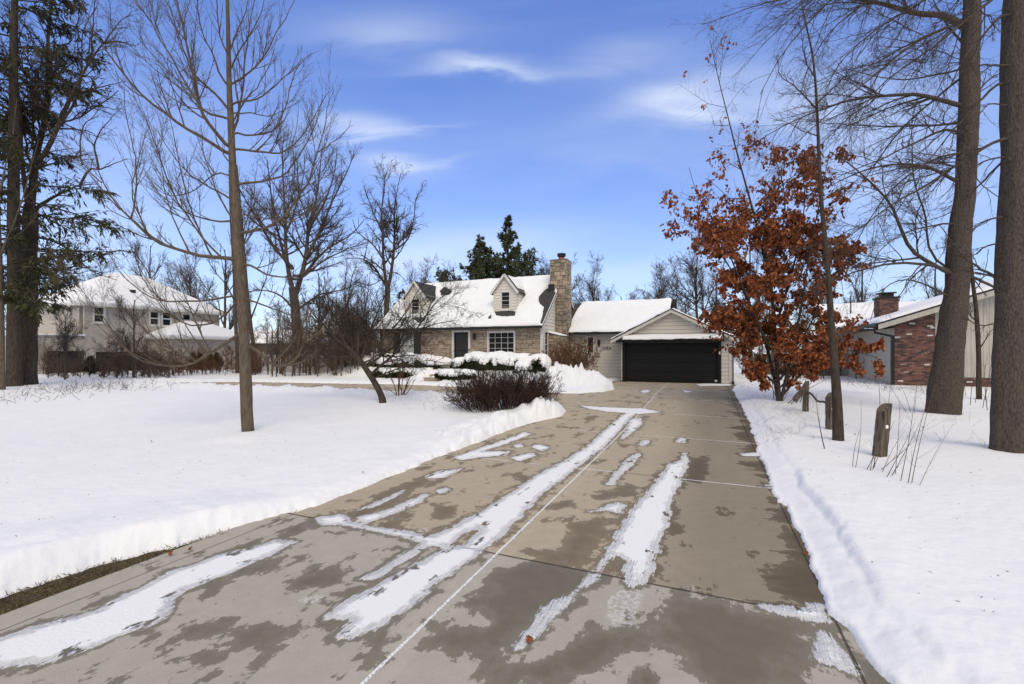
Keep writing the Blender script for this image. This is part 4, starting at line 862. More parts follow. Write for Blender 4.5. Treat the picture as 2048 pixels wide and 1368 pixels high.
m = bricks(W_front(Wc[2]+.005), Wc[0], Wc[1], 3.2, lambda u: 4.62, rg); addm(m, bricks(W_left(Wc[0]+.005), Wc[2], Wc[3], 3.2, lambda u: 4.62, rg)); m.build('chimney_brick', M_brick, ch, no)
m = MB(); m.box(Wc[0]-.07, Wc[1]+.07, Wc[2]-.07, Wc[3]+.07, 4.63, 4.70); m.box(Wc[0]+.15, Wc[1]-.15, Wc[2]+.15, Wc[3]-.15, 4.70, 4.86); m.box(Wc[0]+.06, Wc[1]-.06, Wc[2]+.06, Wc[3]-.06, 4.88, 4.94); m.build('chimney_cap', M_metal, ch, no)
m = MB(); m.hexa([(6.9, 33.5, 3.3), (20, 33.5, 3.3), (20, 38, 5.05), (6.9, 38, 5.05), (6.9, 33.5, 3.4), (20, 33.5, 3.4), (20, 38, 5.15), (6.9, 38, 5.15)]); m.box(7.4, 19.5, 34, 38, 0, 3.3); m.build('rear_wing', M_board, N2, no)
roof_snow('rear_snow', N2, no, (6.9, 33.5, 3.42), (13, 0, 0), (0, 4.5, 1.75), 80, 30, None, 25, .12)
m = MB(); x_, z_ = pu(1697, 620, 36); m.cyl((x_, 35.5, 4.0), (x_, 35.5, z_+.9), .035, .035, 8); m.build('vent_pipe', M_metal, N2, no)
# dark timber fence between the houses
f, fo = root_uv('board_fence', 5.5, 32, .25, 'dark timber fence behind the oak between garage and neighbour', 'fence')
m = MB(); a = 2.6
while a < 7.4: m.box(a+.006, a+.142, 33.2, 33.225, .2, 1.75+.04*rg.random(), rg.random()); a += .148
m.build('boards', M_woodf, f, fo)
for u_ in (2.6, 5.0, 7.3): m = MB(); m.box(u_, u_+.1, 33.23, 33.33, .1, 1.85); m.build('post', M_woodf, f, fo)

# ---------------------------------------------------------------- two storey house on the left
L2, lo_ = root_uv('two_storey_house', -43, 23, .3, 'tan two storey house with hipped snowy roof behind the trees at left', 'house')
LU = -41.4; la0, la1 = 18.1, 28.0; LE = 5.38; WL = W_right(LU)
wins = []
for (a, b, t, c) in ((188, 208, 613.5, 644), (300.5, 317, 623, 649.5), (325, 341.5, 624, 651), (365.5, 380.5, 628, 653)):
    v0_, z1_ = pvz(a, t, LU); v1_, _ = pvz(b, t, LU); zb_ = pvz((a+b)/2, c, LU)[1]; wins.append((v0_, v1_, zb_, z1_))
gar = []
for (a, b, t, c) in ((94, 170, 702, 752), (190, 306, 704, 752), (347, 372, 704, 735)):
    v0_, z1_ = pvz(a, t, LU); v1_, _ = pvz(b, t, LU); gar.append((v0_, v1_, .2, z1_))
holes = [(a-.06, b+.06, c-.06, d+.06) for a, b, c, d in wins]+gar
siding(WL, 15.2, 18.1, .3, 3.0, None, holes, .16, .016).build('siding', M_tanwall, L2, lo_)
siding(WL, 18.1, la1, .3, LE, None, holes, .16, .016).build('siding', M_tanwall, L2, lo_)
back(WL, 15.2, 18.1, .0, 3.0, holes, -.01, .2).build('wall', M_tanwall, L2, lo_)
back(WL, 18.1, la1, .0, LE, holes, -.01, .2).build('wall', M_tanwall, L2, lo_)
for wv in wins: window(L2, lo_, WL, *wv, 1, 2, trim=.1, meet=1, bar=.05, glass=M_glassb if wv is wins[0] else M_glass, tm=M_trim)
for gv in gar:
    m = MB(); wbox(m, WL, gv[0], gv[1], gv[2], gv[3], -.6, -.5)
    for k in range(1, 4): wbox(m, WL, gv[0], gv[1], gv[2]+k*.6-.02, gv[2]+k*.6+.02, -.5, -.47)
    m.build('garage_opening', M_dark, L2, lo_)
m = MB(); wbox(m, WL, gar[0][1], gar[1][0], .2, 1.9, .01, .12); m.build('brick_pier', M_vinyl, L2, lo_)
m = MB(); m.box(-51, LU-.7, 15.2, 18.1, .3, 3.0); m.build('low_body', M_tanwall, L2, lo_)
m = MB(); m.box(-51, LU-.7, 18.1, la1, .3, LE); m.build('body', M_tanwall, L2, lo_)
pk = (-46.2, 23.3, 8.42)
def hip(parent, off, u0, u1, v0, v1, ze, r0, r1, seed, th=.12, ov=.45):
    u0 -= ov; u1 += ov; v0 -= ov; v1 += ov; m = MB()
    c = [(u0, v0, ze), (u1, v0, ze), (u1, v1, ze), (u0, v1, ze)]
    for (p, q, r, s_) in ((c[0], c[1], r0, r0), (c[1], c[2], r1, r0), (c[2], c[3], r1, r1), (c[3], c[0], r0, r1)):
        if r == s_: m.face([p, q, r])
        else: m.face([p, q, r, s_])
    m2 = MB(); m2.v = [(x, y, z+th) for x, y, z in m.v]; m2.f = m.f; m2.t = m.t
    e = MB(); e.box(u0, u1, v0, v1, ze-.16, ze-.001); e.build('eaves', M_trim, parent, off)
    m.build('roof', M_shing, parent, off)
    s_ = m2
    k = len(s_.v)
    for i in range(4):
        p, q = c[i], c[(i+1) % 4]; s_.face([p, q, (q[0], q[1], q[2]+th), (p[0], p[1], p[2]+th)])
    s_.build('roof_snow', M_snowcap, parent, off)
m = MB(); m.box(-50.9, LU+.15, 15.0, 18.08, 3.01, 3.12); m.build('low_roof', M_snowcap, L2, lo_)
hip(L2, lo_, -51, LU, 18.1, la1, LE, (pk[0], 22.0, pk[2]), (pk[0], 24.6, pk[2]), 1)
m = MB(); m.box(-43.2, -42.9, 21.8, 22.1, 6.3, 6.9); m.build('roof_vent', M_metal, L2, lo_)
L3 = MB(); L3.box(-43, -38.6, 22.3, 28.6, .2, 3.05); L3.build('single_storey_wing', M_tanwall, L2, lo_)
hip(L2, lo_, -43, -38.6, 22.3, 28.6, 3.05, (-40.8, 24.6, 4.35), (-40.8, 26.4, 4.35), 2)
# far white fence and a low far house
f, fo = root_uv('vinyl_fence', -25, 42, .25, 'pale vinyl fence across the back of the yard behind the bare trees', 'fence')
p0 = np.array(xy2uv(*ground(455, 741))); p1 = np.array(xy2uv(*ground(745, 741))); m = MB(); n = 13
for k in range(n):
    a = p0+(p1-p0)*k/n; b = p0+(p1-p0)*(k+1)/n; m.beam((a[0], a[1], 1.0), (b[0], b[1], 1.0), .04, 1.35)
m.build('panels', M_vinyl, f, fo)
for k in range(n+1):
    a = p0+(p1-p0)*k/n; m = MB(); m.box(a[0]-.07, a[0]+.07, a[1]-.07, a[1]+.07, .2, 1.85); m.build('post', M_vinyl, f, fo)
x, y = (530-1024)/FPX*60, 60; fh = empty('far_house', (x, y, .25), radians(8), 'far low brown house with snowy roof seen through the trees above the fence', 'house')
m = MB(); m.box(-7, 7, -3, 3, 0, 2.6); m.build('walls', M_woodf, fh)
m = MB(); m.prism([(-3.5, 2.6), (3.5, 2.6), (0, 4.4)], lambda y, z: (-7.4, y, z), lambda y, z: (7.4, y, z)); m.build('roof', M_snowcap, fh)
x, y = (300-1024)/FPX*75, 75
# ================================================================ trees and shrubs
def bare(name, label, Y0, trunk, limbs, lv, seed, mt, sides=14, flare=.35, dev=.35, cat='tree', group=None, dy=0, limbsides=7, n=26, extra=None, trunk_grow=None):
    rng = np.random.default_rng(seed); (TV, TF), TP, TR = trunk_tube(Y0, trunk, sides, n, flare, seed, dy)
    base = tuple(TP[0, 0]); parts = [(TV, TF)]; src = []
    if limbs:
        tp = np.array(trunk, float)[::-1]; L_ = []
        for ln in limbs:                       # root every limb on the trunk's own axis
            q = [tuple(a) for a in ln[0]]; cx = np.interp(q[0][1], tp[:, 1], tp[:, 0]); wd = np.interp(q[0][1], tp[:, 1], tp[:, 2])
            if abs(q[0][0]-cx) < wd*1.1+4: q = [(cx, q[0][1]+3)]+([q[0]] if abs(q[0][0]-cx) > wd*.45 else [])+q[1:]
            L_.append((q,)+tuple(ln[1:]))
        limbs = L_
        LP, LR = traced(Y0, limbs, rng, 16, dev)
        if dev:                                # small crooks
            w_ = np.cumsum(rng.normal(size=LP.shape)*.012, axis=1); LP = LP+w_-w_[:, :1]
        parts.append(tubes(LP, LR, limbsides)); src.append((LP, LR))
    if trunk_grow:
        P, R = grow(TP, TR, rng, **trunk_grow); parts.append(tubes(P, R, 5)); src.append((P, R))
    cr = []
    for (P, R) in src:
        for k, g in enumerate(lv):
            P, R = grow(P, R, rng, **g)
            if len(P) == 0: break
            cr.append(tubes(P, R, 4 if k == 0 else 3))
    o = make_tree(name, label, base, merge(parts), merge(cr), mt, mt, cat, group)
    return o, src, (P, R)
LV = lambda a, b, c, r=.36, up=.05, w=.12, rm=.0022: [dict(per=a, ratio=r, ang=(22, 50), wander=w, up=up, n=8, rf=.55, rmin=rm*1.8), dict(per=b, ratio=.42, ang=(25, 55), wander=w, up=up, n=6, rf=.6, rmin=rm*1.2), dict(per=c, ratio=.5, ang=(25, 55), wander=w*1.2, up=up, n=4, rf=.65, rmin=rm)]
# --- young tan barked tree on the lawn
fgl = [([(461,517),(408,515),(359,503),(320,490),(290,467),(262,441),(229,410),(203,365),(188,334),(160,300)], 10, 1.5),
 ([(262,437),(271,380),(273,327),(262,280),(252,236),(248,190)], 4, 1.5), ([(203,365),(170,330),(140,300),(100,270)], 3, 1),
 ([(455,306),(423,285),(374,258),(332,228),(294,201),(256,160),(214,106),(190,60),(170,10)], 9, 2),
 ([(455,293),(427,258),(400,220),(385,171),(370,114),(357,57),(343,0),(330,-70)], 9, 3),
 ([(455,236),(423,228),(404,217),(362,144),(320,76),(302,42),(267,0),(240,-50)], 6, 2),
 ([(457,220),(423,182),(389,152),(372,120),(352,60),(335,10)], 6, 2), ([(455,171),(442,152),(427,110),(408,76),(395,30),(390,-30)], 5, 1.5),
 ([(480,465),(514,462),(545,452),(571,433),(598,391),(617,365),(632,304),(647,258),(655,213),(670,180)], 8, 1.5),
 ([(473,367),(522,363),(568,353),(590,331),(617,293),(636,247),(651,190)], 6, 1.5), ([(473,298),(522,302),(564,307),(590,293),(617,258),(636,228),(666,182)], 6, 1.5),
 ([(632,304),(650,296),(680,280),(704,262)], 3, 1), ([(475,266),(507,270),(549,260),(568,224),(583,163),(598,125),(621,103)], 5, 1.5),
 ([(471,226),(507,230),(545,236),(580,215),(605,200)], 4, 1), ([(471,207),(511,196),(545,171),(579,141),(606,118)], 5, 1.5),
 ([(469,167),(503,141),(533,110),(560,61),(590,8),(600,-30)], 5, 1.5), ([(465,274),(484,205),(492,114),(495,38),(507,-10)], 6, 2),
 ([(484,429),(514,437),(560,445),(598,445),(636,422),(680,410)], 4, 1), ([(488,682),(512,701),(532,716),(549,728),(572,728),(594,716),(609,694),(616,664),(618,620)], 9, 3),
 ([(612,685),(635,665),(654,639),(672,610)], 4, 1.5), ([(532,716),(536,680),(538,640)], 3, 1), ([(482,525),(510,535),(534,550),(579,555),(609,540),(640,510)], 6, 1.5),
 ([(488,592),(522,607),(564,622),(594,632),(640,625)], 5, 1.5), ([(482,660),(431,699),(397,722),(361,730),(319,724),(278,713),(236,674),(190,610),(150,560)], 8, 1.2),
 ([(472,591),(417,599),(333,599),(292,583),(264,558),(236,522),(210,480)], 5.5, 1.2), ([(472,605),(444,636),(403,652),(361,647),(319,605),(278,536),(255,480)], 5.5, 1.2),
 ([(466,400),(430,380),(380,350),(340,300),(310,250)], 5, 1.5), ([(468,440),(420,440),(370,420),(330,380),(300,330)], 5, 1.5), ([(462,350),(430,350),(385,385),(330,385),(290,350)], 4, 1),
 ([(455,110),(440,70),(432,20),(430,-40)], 4, 2), ([(456,100),(475,60),(492,10),(498,-40)], 4, 1.5), ([(455,140),(480,110),(510,60),(530,10),(540,-30)], 4, 1.5),
 ([(425,515),(400,460),(384,411),(368,350),(357,295),(345,250),(335,210)], 4.5, 1.2), ([(300,478),(280,430),(268,384),(280,320),(295,268),(312,232)], 4, 1), ([(440,512),(402,470),(357,402),(330,335),(304,268),(275,210),(259,160)], 5, 1.2), ([(240,420),(200,370),(160,320),(120,270),(95,230)], 3, 1), ([(380,508),(352,450),(330,390),(322,330),(318,280)], 4, 1), ([(466,440),(440,400),(420,340),(405,290),(398,240)], 4.5, 1), ([(478,500),(500,470),(535,420),(560,370),(575,320)], 4, 1), ([(464,330),(440,290),(430,240),(420,200)], 3.5, 1), ([(545,452),(570,400),(580,350),(600,290)], 3.5, 1), ([(460,250),(480,215),(520,160),(545,110),(556,70)], 4, 1)]
bare('young_maple', 'tan barked bare tree standing alone on the snowy front lawn', 10.5, [(497,885,27),(495,850,24.5),(490,700,23),(481,560,21),(472,450,18),(463,280,14),(458,150,10),(455,0,7),(452,-150,4),(450,-280,2)], fgl,
     [dict(per=11, ratio=.38, ang=(22, 45), wander=.05, up=.13, n=8, rf=.55, rmin=.004), dict(per=5.5, ratio=.42, ang=(22, 45), wander=.06, up=.10, n=6, rf=.6, rmin=.0026), dict(per=3, ratio=.5, ang=(25, 50), wander=.08, up=.08, n=4, rf=.65, rmin=.0021)], 11, M_bark_fg, sides=26, flare=.12, dev=.4, n=120)
# --- two great trees on the right
A_l = [([(1928,55),(1890,30),(1840,25),(1790,12),(1740,0),(1690,-8),(1640,-20),(1560,-40)], 17, 3), ([(1922,212),(1872,197),(1833,190),(1754,194),(1695,205),(1635,224),(1576,250),(1517,285)], 11, 2),
 ([(1916,246),(1872,252),(1813,252),(1734,250),(1675,246),(1620,240)], 6, 1.5), ([(1916,264),(1884,262),(1833,285),(1754,321),(1695,345),(1655,368)], 7, 1.5),
 ([(1912,362),(1860,337),(1813,331),(1742,337),(1695,353),(1655,372),(1610,400)], 9, 1.5), ([(1934,140),(1884,187),(1813,250),(1754,321),(1695,400),(1655,447)], 6, 1.5),
 ([(1895,540),(1833,507),(1805,463),(1782,408),(1746,368),(1695,321),(1660,300)], 11, 2.5), ([(1896,545),(1860,528),(1793,526),(1734,536),(1675,554),(1630,572)], 9, 2),
 ([(1890,536),(1858,503),(1845,428),(1825,376),(1821,258),(1835,200)], 6, 1.5), ([(1905,540),(1971,566),(2000,585),(2040,600)], 9, 3), ([(1935,40),(1880,60),(1800,110),(1700,190),(1620,260),(1570,310)], 6, 1.5),
 ([(1945,-90),(1880,-70),(1800,-30),(1700,30),(1640,90),(1600,170)], 8, 1.5), ([(1945,-150),(1860,-120),(1740,-70),(1620,-20),(1520,10),(1400,52)], 9, 1.5), ([(1945,-200),(1850,-150),(1720,-60),(1640,20),(1560,110),(1515,190)], 8, 1.5),
 ([(1935,100),(1900,60),(1880,20),(1860,-30)], 6, 2), ([(1930,230),(1960,180),(2000,150),(2040,140)], 6, 2), ([(1900,445),(1860,450),(1800,470),(1760,500),(1740,560)], 5, 1.5), ([(1890,590),(1850,570),(1800,560),(1760,585),(1740,640)], 5, 1.5), ([(1938,130),(1870,150),(1790,160),(1700,140),(1640,150)], 5, 1.2), ([(1925,300),(1860,320),(1790,370),(1740,430),(1700,500),(1660,560)], 5, 1.2)]
bare('tall_tree', 'tall ridged dark tree with flared base, left of the two big trunks at right', 12.7, [(1887,842,58),(1889,800,56),(1894,740,54),(1905,640,51),(1914,574,45),(1922,450,40),(1931,376,38),(1936,250,36),(1941,100,32),(1945,0,30),(1950,-150,26),(1958,-420,16)], A_l,
     LV(15, 8, 4, .36, -.02, .10), 21, M_bark_big, sides=52, flare=.2, dev=.45, n=170)
B_l = [([(2008,278),(1951,305),(1872,353),(1793,396),(1714,455),(1655,495),(1608,518)], 8, 1.5), ([(2006,30),(1975,60),(1950,90),(1915,150),(1870,230)], 7, 1.5), ([(2004,128),(1980,126),(1950,132),(1925,150)], 6, 2),
 ([(2004,165),(1975,195),(1940,230),(1880,300),(1800,380)], 7, 1.5), ([(2002,312),(1970,318),(1930,340),(1880,390)], 5, 1.5), ([(2003,325),(1970,350),(1930,390),(1870,430),(1800,440)], 6, 1.5), ([(2012,480),(1975,490),(1950,510),(1900,520)], 5, 1.5),
 ([(2015,570),(1980,545),(1950,525),(1920,500),(1880,440)], 8, 2), ([(2010,-20),(1960,20),(1880,80),(1780,150),(1690,260)], 8, 1.5), ([(2014,-80),(1950,-50),(1850,0),(1750,60),(1680,130),(1650,220)], 8, 1.5), ([(2005,640),(1960,655),(1930,640),(1900,600)], 4, 1.5),
 ([(2040,430),(2060,400),(2100,380)], 6, 2), ([(2000,430),(1960,445),(1920,480),(1850,500)], 5, 1.5), ([(2000,210),(1968,225),(1958,280),(1962,330)], 4, 1)]
bare('tall_tree', 'thick dark tree trunk at the right edge of the yard, nearest of the big trunks', 8.35, [(2018,912,60),(2017,880,56),(2015,800,53),(2018,641,51),(2024,500,49),(2029,376,46),(2030,200,44),(2031,100,43),(2036,-60,40),(2044,-350,30)], B_l,
     LV(12, 7, 4, .34, -.01, .10, .0019), 22, M_bark_big, sides=52, flare=.12, dev=.45, n=190)
# --- slim trunk beside the broken fence
bare('slim_tree', 'slim leaning young tree rising behind the split fence post', 9.26, [(1677,888,22),(1674,800,19),(1667,700,15),(1662,640,13),(1657,560,11),(1650,480,9.5),(1641,380,8),(1636,260,6),(1632,180,5),(1625,110,4),(1612,50,3),(1600,-10,2)],
     [([(1656,520),(1630,500),(1600,498),(1560,520)], 4, 1), ([(1640,330),(1600,320),(1560,330),(1530,350)], 3, 1), ([(1634,215),(1610,190),(1590,170),(1560,150),(1545,110)], 4, 1), ([(1635,205),(1660,180),(1690,150),(1710,100)], 3.5, 1),
      ([(1630,150),(1610,100),(1600,40)], 3, 1), ([(1638,270),(1610,262),(1570,240),(1540,230)], 3, 1), ([(1645,400),(1680,370),(1720,350)], 3, 1), ([(1660,600),(1630,585),(1600,560)], 3.5, 1), ([(1652,500),(1690,470),(1740,455)], 3, 1)], LV(6, 4, 3, .35, .02, .10), 23, M_bark_dk, flare=.1, n=30)
bare('slim_tree', 'thin grey sapling standing between the two big trunks at right', 15.6, [(1958,790,11),(1957,700,9),(1952,620,8),(1945,560,7),(1940,500,6),(1938,420,4),(1940,340,2)], [([(1953,700),(1975,670),(1990,650)], 3, 1), ([(1950,640),(1930,610),(1925,560)], 3, 1), ([(1945,580),(1965,550),(1975,500)], 3, 1)], LV(6, 4, 3), 24, M_bark_dk, flare=.05)
# --- broad bare trees behind the lawn
bare('broad_tree', 'broad forked bare tree behind the fence, just left of the house', 37, [(597,742,26),(595,700,22),(592,640,20),(589,600,19),(586,575,18)],
 [([(586,585),(577,540),(573,500),(571,430),(568,370),(566,310),(570,260)], 12, 2), ([(574,530),(560,480),(548,430),(540,370),(535,320)], 8, 2), ([(590,595),(603,550),(612,510),(618,450),(632,400),(640,340),(645,290)], 13, 2), ([(606,548),(650,500),(700,470),(728,440)], 8, 2), ([(612,515),(640,460),(665,400),(690,350),(706,310)], 8, 2),
  ([(578,535),(545,490),(515,440),(490,400),(470,370)], 9, 2), ([(604,555),(650,520),(700,495),(745,485)], 6, 1.5), ([(618,460),(650,400),(668,340),(672,290)], 6, 1.5), ([(592,620),(560,590),(520,580),(480,590)], 6, 1.5), ([(594,620),(640,590),(690,580),(720,560)], 6, 1.5), ([(572,470),(590,420),(605,360),(610,300)], 6, 1.5)],
 LV(13, 9, 6, .38, .06, .12, .006), 31, M_bark_far, dev=.6)
bare('broad_tree', 'bare tree with two upright stems behind the left end of the house roof', 38, [(772,745,14),(772,690,13),(773,630,12),(775,575,12)],
 [([(775,580),(768,530),(766,480),(764,420),(768,370),(772,345)], 9, 1.5), ([(775,580),(785,530),(790,480),(790,420),(797,375),(804,345)], 9, 1.5), ([(772,575),(748,535),(722,518),(690,518)], 6, 1.5), ([(767,520),(745,490),(715,465),(705,440)], 5, 1.5), ([(789,500),(815,480),(828,440),(832,400),(846,380)], 5, 1.5),
  ([(767,470),(750,430),(735,390),(730,370)], 5, 1.5), ([(790,440),(780,410),(775,380)], 4, 1.5), ([(762,560),(740,570),(715,565)], 3, 1), ([(783,545),(800,550),(815,570)], 3, 1), ([(728,522),(732,500),(738,480)], 3, 1)],
 LV(12, 8, 6, .32, .03, .2, .006), 32, M_bark_far, dev=.5)
bare('thin_tree', 'thin dark tree behind the young lawn tree, leaning left', 33, [(513,752,11),(508,700,9),(500,640,8),(493,570,7),(487,490,6),(480,400,4),(474,330,2)], [([(500,640),(520,590),(535,540),(540,480)], 4, 1), ([(492,560),(470,510),(455,460)], 4, 1), ([(487,490),(500,440),(505,380)], 3, 1)], LV(9, 6, 4, .35, .05, .14, .007), 33, M_bark_far, dev=.5)
bare('thin_tree', 'straight dark trunk hidden just behind the young lawn tree', 32, [(476,752,9),(474,690,8),(470,620,7),(468,540,6),(462,440,5),(458,340,2)], [([(470,600),(450,560),(440,500)], 4, 1), ([(466,500),(490,450),(505,400),(512,340)], 4, 1)], LV(9, 6, 4, .35, .05, .14, .007), 34, M_bark_far, dev=.5)
# --- leaning crab apple by the circular drive
bare('leaning_tree', 'small dark leaning tree with a dense tangled crown by the circular drive', 15.2, [(767,806,17),(760,785,14),(745,758,13),(728,732,12),(710,708,9),(690,690,7),(668,676,5),(650,662,4)],
 [([(727,730),(705,680),(695,620),(700,560),(712,530)], 6, 1.5), ([(722,722),(740,660),(765,600),(790,545)], 6, 1.5), ([(738,748),(780,715),(830,665),(870,610),(905,580)], 7, 1.5), ([(730,735),(790,690),(850,655),(915,640)], 6, 1.5), ([(712,712),(660,712),(600,700),(560,690)], 5, 1.5), ([(690,692),(645,650),(610,600),(590,560)], 5, 1.5),
  ([(715,715),(720,660),(735,600),(740,545)], 5, 1.5), ([(745,755),(800,735),(850,720),(890,725)], 4, 1.5), ([(700,700),(670,650),(655,600),(650,555)], 5, 1.5), ([(745,700),(800,640),(830,590),(850,560)], 5, 1.5), ([(680,685),(640,690),(610,720)], 3.5, 1), ([(725,725),(770,700),(810,690),(850,700)], 4, 1)],
 [dict(per=19, ratio=.46, ang=(25, 60), wander=.2, up=.05, n=8, rf=.55, rmin=.005), dict(per=11, ratio=.42, ang=(25, 65), wander=.22, up=.05, n=6, rf=.6, rmin=.0035), dict(per=5, ratio=.5, ang=(30, 65), wander=.2, up=.05, n=4, rf=.7, rmin=.003)], 41, M_bark_dk, flare=.15, dev=.5)
# --- left edge: old deciduous tree and the spruce in front of it
old_l = [([(60,420),(66,360),(73,311),(82,270),(91,238),(95,190),(95,128),(98,55),(108,-20)], 17, 6), ([(70,330),(95,300),(120,250),(139,205),(158,165),(172,139),(195,105),(212,84),(240,45),(262,32)], 12, 1.5), ([(185,120),(182,80),(186,40),(192,-10)], 5, 1.5), ([(212,84),(240,82),(265,88),(282,78)], 4, 1), ([(120,250),(150,200),(158,150),(162,60),(190,5)], 6, 1.5), ([(148,190),(180,180),(215,172),(252,162)], 5, 1.2),
 ([(70,425),(92,402),(120,388),(160,372),(200,368)], 10, 2), ([(160,372),(180,340),(197,340),(226,328),(255,318)], 6, 1.5), ([(197,338),(190,300),(196,270),(220,240),(248,215)], 5, 1), ([(55,430),(45,330),(40,220),(30,120),(34,0)], 10, 4), ([(60,470),(100,480),(140,500),(180,540),(230,560)], 6, 1.5), ([(95,130),(115,95),(140,85),(150,60)], 5, 1.5), ([(66,520),(120,540),(170,520),(230,500),(270,500)], 6, 1.5), ([(165,330),(160,300),(168,250),(190,230),(200,200)], 4, 1.2)]
bare('old_tree', 'old bare tree with crooked limbs standing behind the spruce at far left', 21.5, [(52,782,40),(54,730,34),(57,620,30),(58,520,28),(60,450,26),(60,410,22)], old_l, LV(13, 8, 5, .35, .02, .22, .004), 51, M_bark_dk, flare=.3, dev=.3)
bare('edge_tree', 'pale bare trunk cut by the left edge of the photo', 19.0, [(4,800,15),(3,740,13),(1,650,12),(-3,500,11),(-8,350,9),(-14,200,7),(-20,0,4)], [([(0,600),(-30,500),(-50,400)], 6, 1.5), ([(-2,520),(30,440),(60,350),(80,280)], 5, 1.2), ([(-6,420),(20,300),(30,200)], 5, 1.2)], LV(8, 5, 4, .35, .04, .12, .003), 52, M_bark_fg, flare=.1)
def conifer(name, label, x, y, h, r0, L0, L1, seed, mt=None, zlo=2.0, whorl=.42, nb=5, droop=-.03, cards_n=16, clen=.2, cw=.05, keep=.8, sec=12, tipup=.05, hang=.6, trunk_mat=None, secr=.30, cat='tree', group=None, z0=None, inc=(70, 95), expo=1.0):
    rng = np.random.default_rng(seed); z0 = float(gz(x, y)) if z0 is None else z0
    zs = np.linspace(0, h, 14); P = np.stack([x+rng.normal(size=14).cumsum()*.02, y+0*zs, z0+zs], -1)[None]; R = (r0*(1-zs/h)**.8+.015)[None]
    tr = tubes(P, R, 10); zb = np.arange(zlo, h*.985, whorl); zb = np.repeat(zb, nb)+rng.uniform(-.2, .2, len(zb)*nb); zb = zb[rng.random(len(zb)) < keep]; zb = zb[(zb < h)&(zb > zlo*.8)]
    K = len(zb); t = (zb-zlo)/(h-zlo); ln = (L0*(1-np.clip(t, 0, 1))**expo+L1*np.clip(t, 0, 1))*rng.uniform(.6, 1.15, K); az = rng.uniform(0, 2*pi, K); inc_ = np.radians(rng.uniform(*inc, K))
    D = np.stack([np.cos(az)*np.sin(inc_), np.sin(az)*np.sin(inc_), np.cos(inc_)], -1); n = 8; Q = np.empty((K, n, 3)); Q[:, 0] = np.stack([np.interp(zb, zs, P[0, :, 0]), np.full(K, y), z0+zb], -1)
    for k in range(1, n):
        D = unit(D+rng.normal(size=(K, 3))*.05+np.array([0, 0, droop+(tipup*2.2 if k > 5 else 0)])); Q[:, k] = Q[:, k-1]+D*(ln/(n-1))[:, None]
    RR = (ln*.011+.008)[:, None]*np.linspace(1, .3, n)[None]; parts = [tr, tubes(Q, RR, 4)]
    S, SR = grow(Q, RR, rng, sec, secr, (45, 75), .12, -.10*hang, 5, .2, 1, .5, .004, .4, .5); parts.append(tubes(S, SR, 3))
    C, Dc = sample(S, rng, len(S)*cards_n, .05, 1); C2_, D2 = sample(Q, rng, K*cards_n*2, .35, 1); C = np.concatenate([C, C2_]); Dc = np.concatenate([Dc, D2]); Dc = unit(Dc+rng.normal(size=Dc.shape)*.55)
    C = C+rng.normal(size=C.shape)*.03
    V, F = cards(C, Dc, rng, clen, cw, hang*.6); t_ = empty(name, (x, y, z0), 0, label, cat, group); vf = merge(parts)
    np_mesh('trunk', vf[0], [vf[1]], trunk_mat or M_bark_dk, t_, True, offset=(x, y, z0)); np_mesh('crown', V, [F], mt or M_needle, t_, False, col=np.clip(fbm(C[:, 0]*1.2, C[:, 1]*1.2, C[:, 2]*1.2, 2, 3)*1.6+.5+rng.normal(size=len(C))*.15, 0, 1), offset=(x, y, z0))
    return t_
conifer('spruce', 'tall ragged dark spruce with drooping boughs at the left edge of the yard', (30-1024)/FPX*20.6, 20.6, 25, .27, 4.4, 1.6, 61, zlo=3.4, whorl=.55, nb=5, keep=.55, cards_n=13, clen=.28, cw=.065, sec=14, hang=1.0, expo=.75, droop=-.045)
pu_ = p3(1020, 700, 46); conifer('white_pine', 'taller green pine behind the house roof, right of its twin', pu_[0], 46, 14.6, .2, 6.3, .25, 62, M_pine, zlo=5.5, whorl=.42, nb=5, droop=.0, cards_n=16, clen=.30, cw=.085, sec=12, hang=0, inc=(45, 75), keep=.85, tipup=.12, secr=.20, expo=1.4)
pu_ = p3(957, 700, 45); conifer('white_pine', 'shorter green pine behind the house roof, left of its twin', pu_[0], 45, 12.5, .2, 6.3, .25, 63, M_pine, zlo=4.6, whorl=.40, nb=5, droop=.0, cards_n=16, clen=.30, cw=.085, sec=12, hang=0, inc=(50, 80), keep=.85, tipup=.12, secr=.20, expo=1.4)
pu_ = p3(806, 700, 36); conifer('spruce', 'small dark spruce just behind the left dormer', pu_[0], 36, 6.3, .12, 2.0, .3, 64, M_needle, zlo=1, whorl=.3, nb=5, cards_n=10, clen=.16, cw=.05, sec=8, hang=.7)
pu_ = p3(1066, 700, 47); conifer('white_pine', 'small thin pine between the twin pines and the stone chimney', pu_[0], 47, 9.6, .1, 1.6, .3, 65, M_pine, zlo=5, whorl=.5, nb=4, cards_n=10, clen=.2, cw=.06, sec=8, hang=0, inc=(45, 75))
